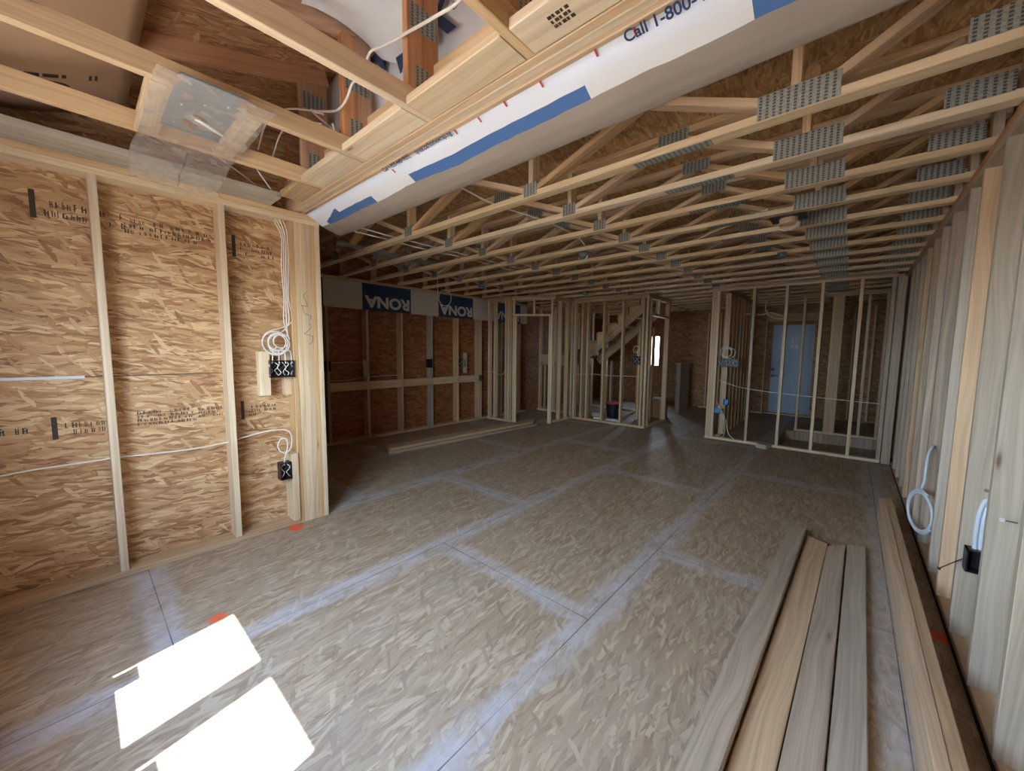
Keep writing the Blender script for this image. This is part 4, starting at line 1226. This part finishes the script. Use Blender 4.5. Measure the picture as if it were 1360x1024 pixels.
# ------------------------------------------------------------------ lumber lying on the floor
def board(name, mat, quad_xy, z0, t, label, cat='board', group=None, parent=None):
    """flat board given its four plan corners (near-left, near-right, far-right, far-left)"""
    bm = bmesh.new()
    uv = bm.loops.layers.uv.verify()
    uo = (rnd.uniform(0, 30), rnd.uniform(0, 30))
    lo = [bm.verts.new((x, y, z0)) for x, y in quad_xy]
    hi = [bm.verts.new((x, y, z0 + t)) for x, y in quad_xy]
    fs = [bm.faces.new(hi), bm.faces.new(lo[::-1])] + [bm.faces.new((lo[i], lo[(i + 1) % 4], hi[(i + 1) % 4], hi[i])) for i in range(4)]
    d = (V(quad_xy[3]) - V(quad_xy[0])).normalized()
    for f in fs:
        for lp in f.loops:
            c = lp.vert.co
            q = V((c.x, c.y)) - V(quad_xy[0])
            lp[uv].uv = (q.dot(d) + uo[0], q.dot(V((d.y, -d.x))) + (c.z - z0) + uo[1])
    bmesh.ops.bevel(bm, geom=bm.edges[:], offset=.003, segments=2, affect='EDGES')
    o = link(name, bm, mat, loc=(quad_xy[0][0], quad_xy[0][1], z0))
    if label: thing(o, label, cat, group)
    return o
board('lumber_plank', M['grey_pine'], ((-.345, .95), (-.236, .93), (-.173, 3.63), (-.277, 3.59)), .043, .038, 'pale grey plank on the floor, leftmost of four by right wall', group='planks on the floor')
board('lumber_plank', M['tan_pine'], ((-.232, .9), (-.112, .92), (-.040, 3.54), (-.160, 3.60)), .002, .038, 'warm tan plank on the floor, second from left of four', group='planks on the floor')
board('lumber_plank', M['grey_pine'], ((-.106, .9), (.012, .92), (.058, 3.62), (-.040, 3.50)), .001, .038, 'weathered grey plank with split end, third of four on floor', group='planks on the floor')
board('lumber_plank', M['white_pine'], ((.018, .92), (.122, .92), (.166, 3.66), (.068, 3.63)), .002, .038, 'pale plank on the floor, rightmost of four planks', group='planks on the floor')
board('support_batten', M['tan_pine'], ((-.345, 1.5), (-.25, 1.5), (-.22, 1.57), (-.325, 1.57)), .001, .041, 'short batten under the leftmost floor plank', 'batten')
bb = thing(empty('long_timber', (.32, 2.6, 0)), 'long thick two-ply timber on the floor along the right wall', 'timber')
keep(board('ply', M['tan_pine'], ((.270, .9), (.3095, .9), (.299, 4.52), (.256, 4.50)), .001, .185, None), bb)
keep(board('ply', M['tan_pine'], ((.3105, .9), (.350, .9), (.341, 4.60), (.300, 4.56)), .001, .184, None), bb)

sg = 'boards of the low stack in the middle of the floor'
board('stacked_board', M['grey_pine'], ((-4.86, 2.84), (-4.74, 2.78), (-4.52, 5.7), (-4.64, 5.8)), .001, .038, 'bottom board of the low lumber stack by the far left wall', group=sg)
board('stacked_board', M['tan_pine'], ((-4.80, 2.80), (-4.61, 2.73), (-4.45, 5.66), (-4.63, 5.94)), .040, .038, 'top board of the low lumber stack by the far left wall', group=sg)
board('stacked_board', M['grey_pine'], ((-4.715, 2.76), (-4.595, 2.72), (-4.38, 5.70), (-4.50, 5.75)), .001, .036, 'outer low board beside the lumber stack by the far left wall', group=sg)
board('wood_scrap', M['pine2'], ((-5.20, 2.72), (-5.14, 2.70), (-5.05, 2.79), (-5.11, 2.83)), .001, .019, 'small pale wood scrap on the floor near the lumber stack', 'scrap')
board('wood_scrap', M['tan_pine'], ((-5.60, 2.80), (-5.54, 2.77), (-5.42, 2.93), (-5.48, 2.97)), .001, .019, 'tan wood scrap on the floor by the far left wall', 'scrap')
board('wood_scrap', M['white_pine'], ((-1.0, 6.70), (-.86, 6.64), (-.82, 6.80), (-.95, 6.86)), .001, .06, 'white wood scrap against the far right partition plate', 'scrap')

# ------------------------------------------------------------------ light
sc = bpy.context.scene
w = bpy.data.worlds.new('sky')
sc.world = w
w.use_nodes = True
nt = w.node_tree
nt.nodes.clear()
n = N(nt)
tc = n.add('ShaderNodeTexCoord').outputs['Generated']
z = n.add('ShaderNodeSeparateXYZ', {0: tc}).outputs[2]
col = n.ramp(n.math('ADD', n.math('MULTIPLY', z, .5), .5), [(.0, (.50, .47, .43)), (.47, (.60, .62, .64)), (.53, (.78, .90, 1.0)), (1.0, (.40, .60, 1.0))])
bg = n.add('ShaderNodeBackground', {0: col, 1: 26.0})
ow = n.add('ShaderNodeOutputWorld', {0: bg.outputs[0]})
sun = bpy.data.lights.new('sun', 'SUN')
sun.energy = 34.0
sun.angle = math.radians(.53)
sun.color = (1.0, .97, .94)
so = bpy.data.objects.new('sun', sun)
C.objects.link(so)
hd = V((-.10, .52, 0)).normalized()
el = math.radians(60)
sd = V((hd.x * math.cos(el), hd.y * math.cos(el), -math.sin(el)))
so.rotation_euler = sd.to_track_quat('-Z', 'Y').to_euler()
so.location = (0, -6, 8)
def portal(x0, x1, z0, z1, y, d):
    a = bpy.data.lights.new('window_portal', 'AREA')
    a.shape = 'RECTANGLE'
    a.size = x1 - x0
    a.size_y = z1 - z0
    a.cycles.is_portal = True
    o = bpy.data.objects.new('window_portal', a)
    C.objects.link(o)
    o.location = ((x0 + x1) / 2, y, (z0 + z1) / 2)
    o.rotation_euler = V((0, d, 0)).to_track_quat('-Z', 'Y').to_euler()
portal(-2.2, -.51, ZS, ZH, -.67, 1)
portal(FW[0], FW[1], FW[2], FW[3], YF + .17, -1)

vs = sc.view_settings
vs.view_transform = 'Standard'
vs.look = 'None'
vs.gamma = 1.0
vs.use_curve_mapping = False
vs.exposure = 0.92
cy_ = sc.cycles
cy_.use_denoising = True
cy_.max_bounces = 14
cy_.diffuse_bounces = 10
cy_.glossy_bounces = 4
cy_.transparent_max_bounces = 16
cy_.transmission_bounces = 8
cy_.sample_clamp_indirect = 12.0
cy_.caustics_reflective = False
cy_.caustics_refractive = False
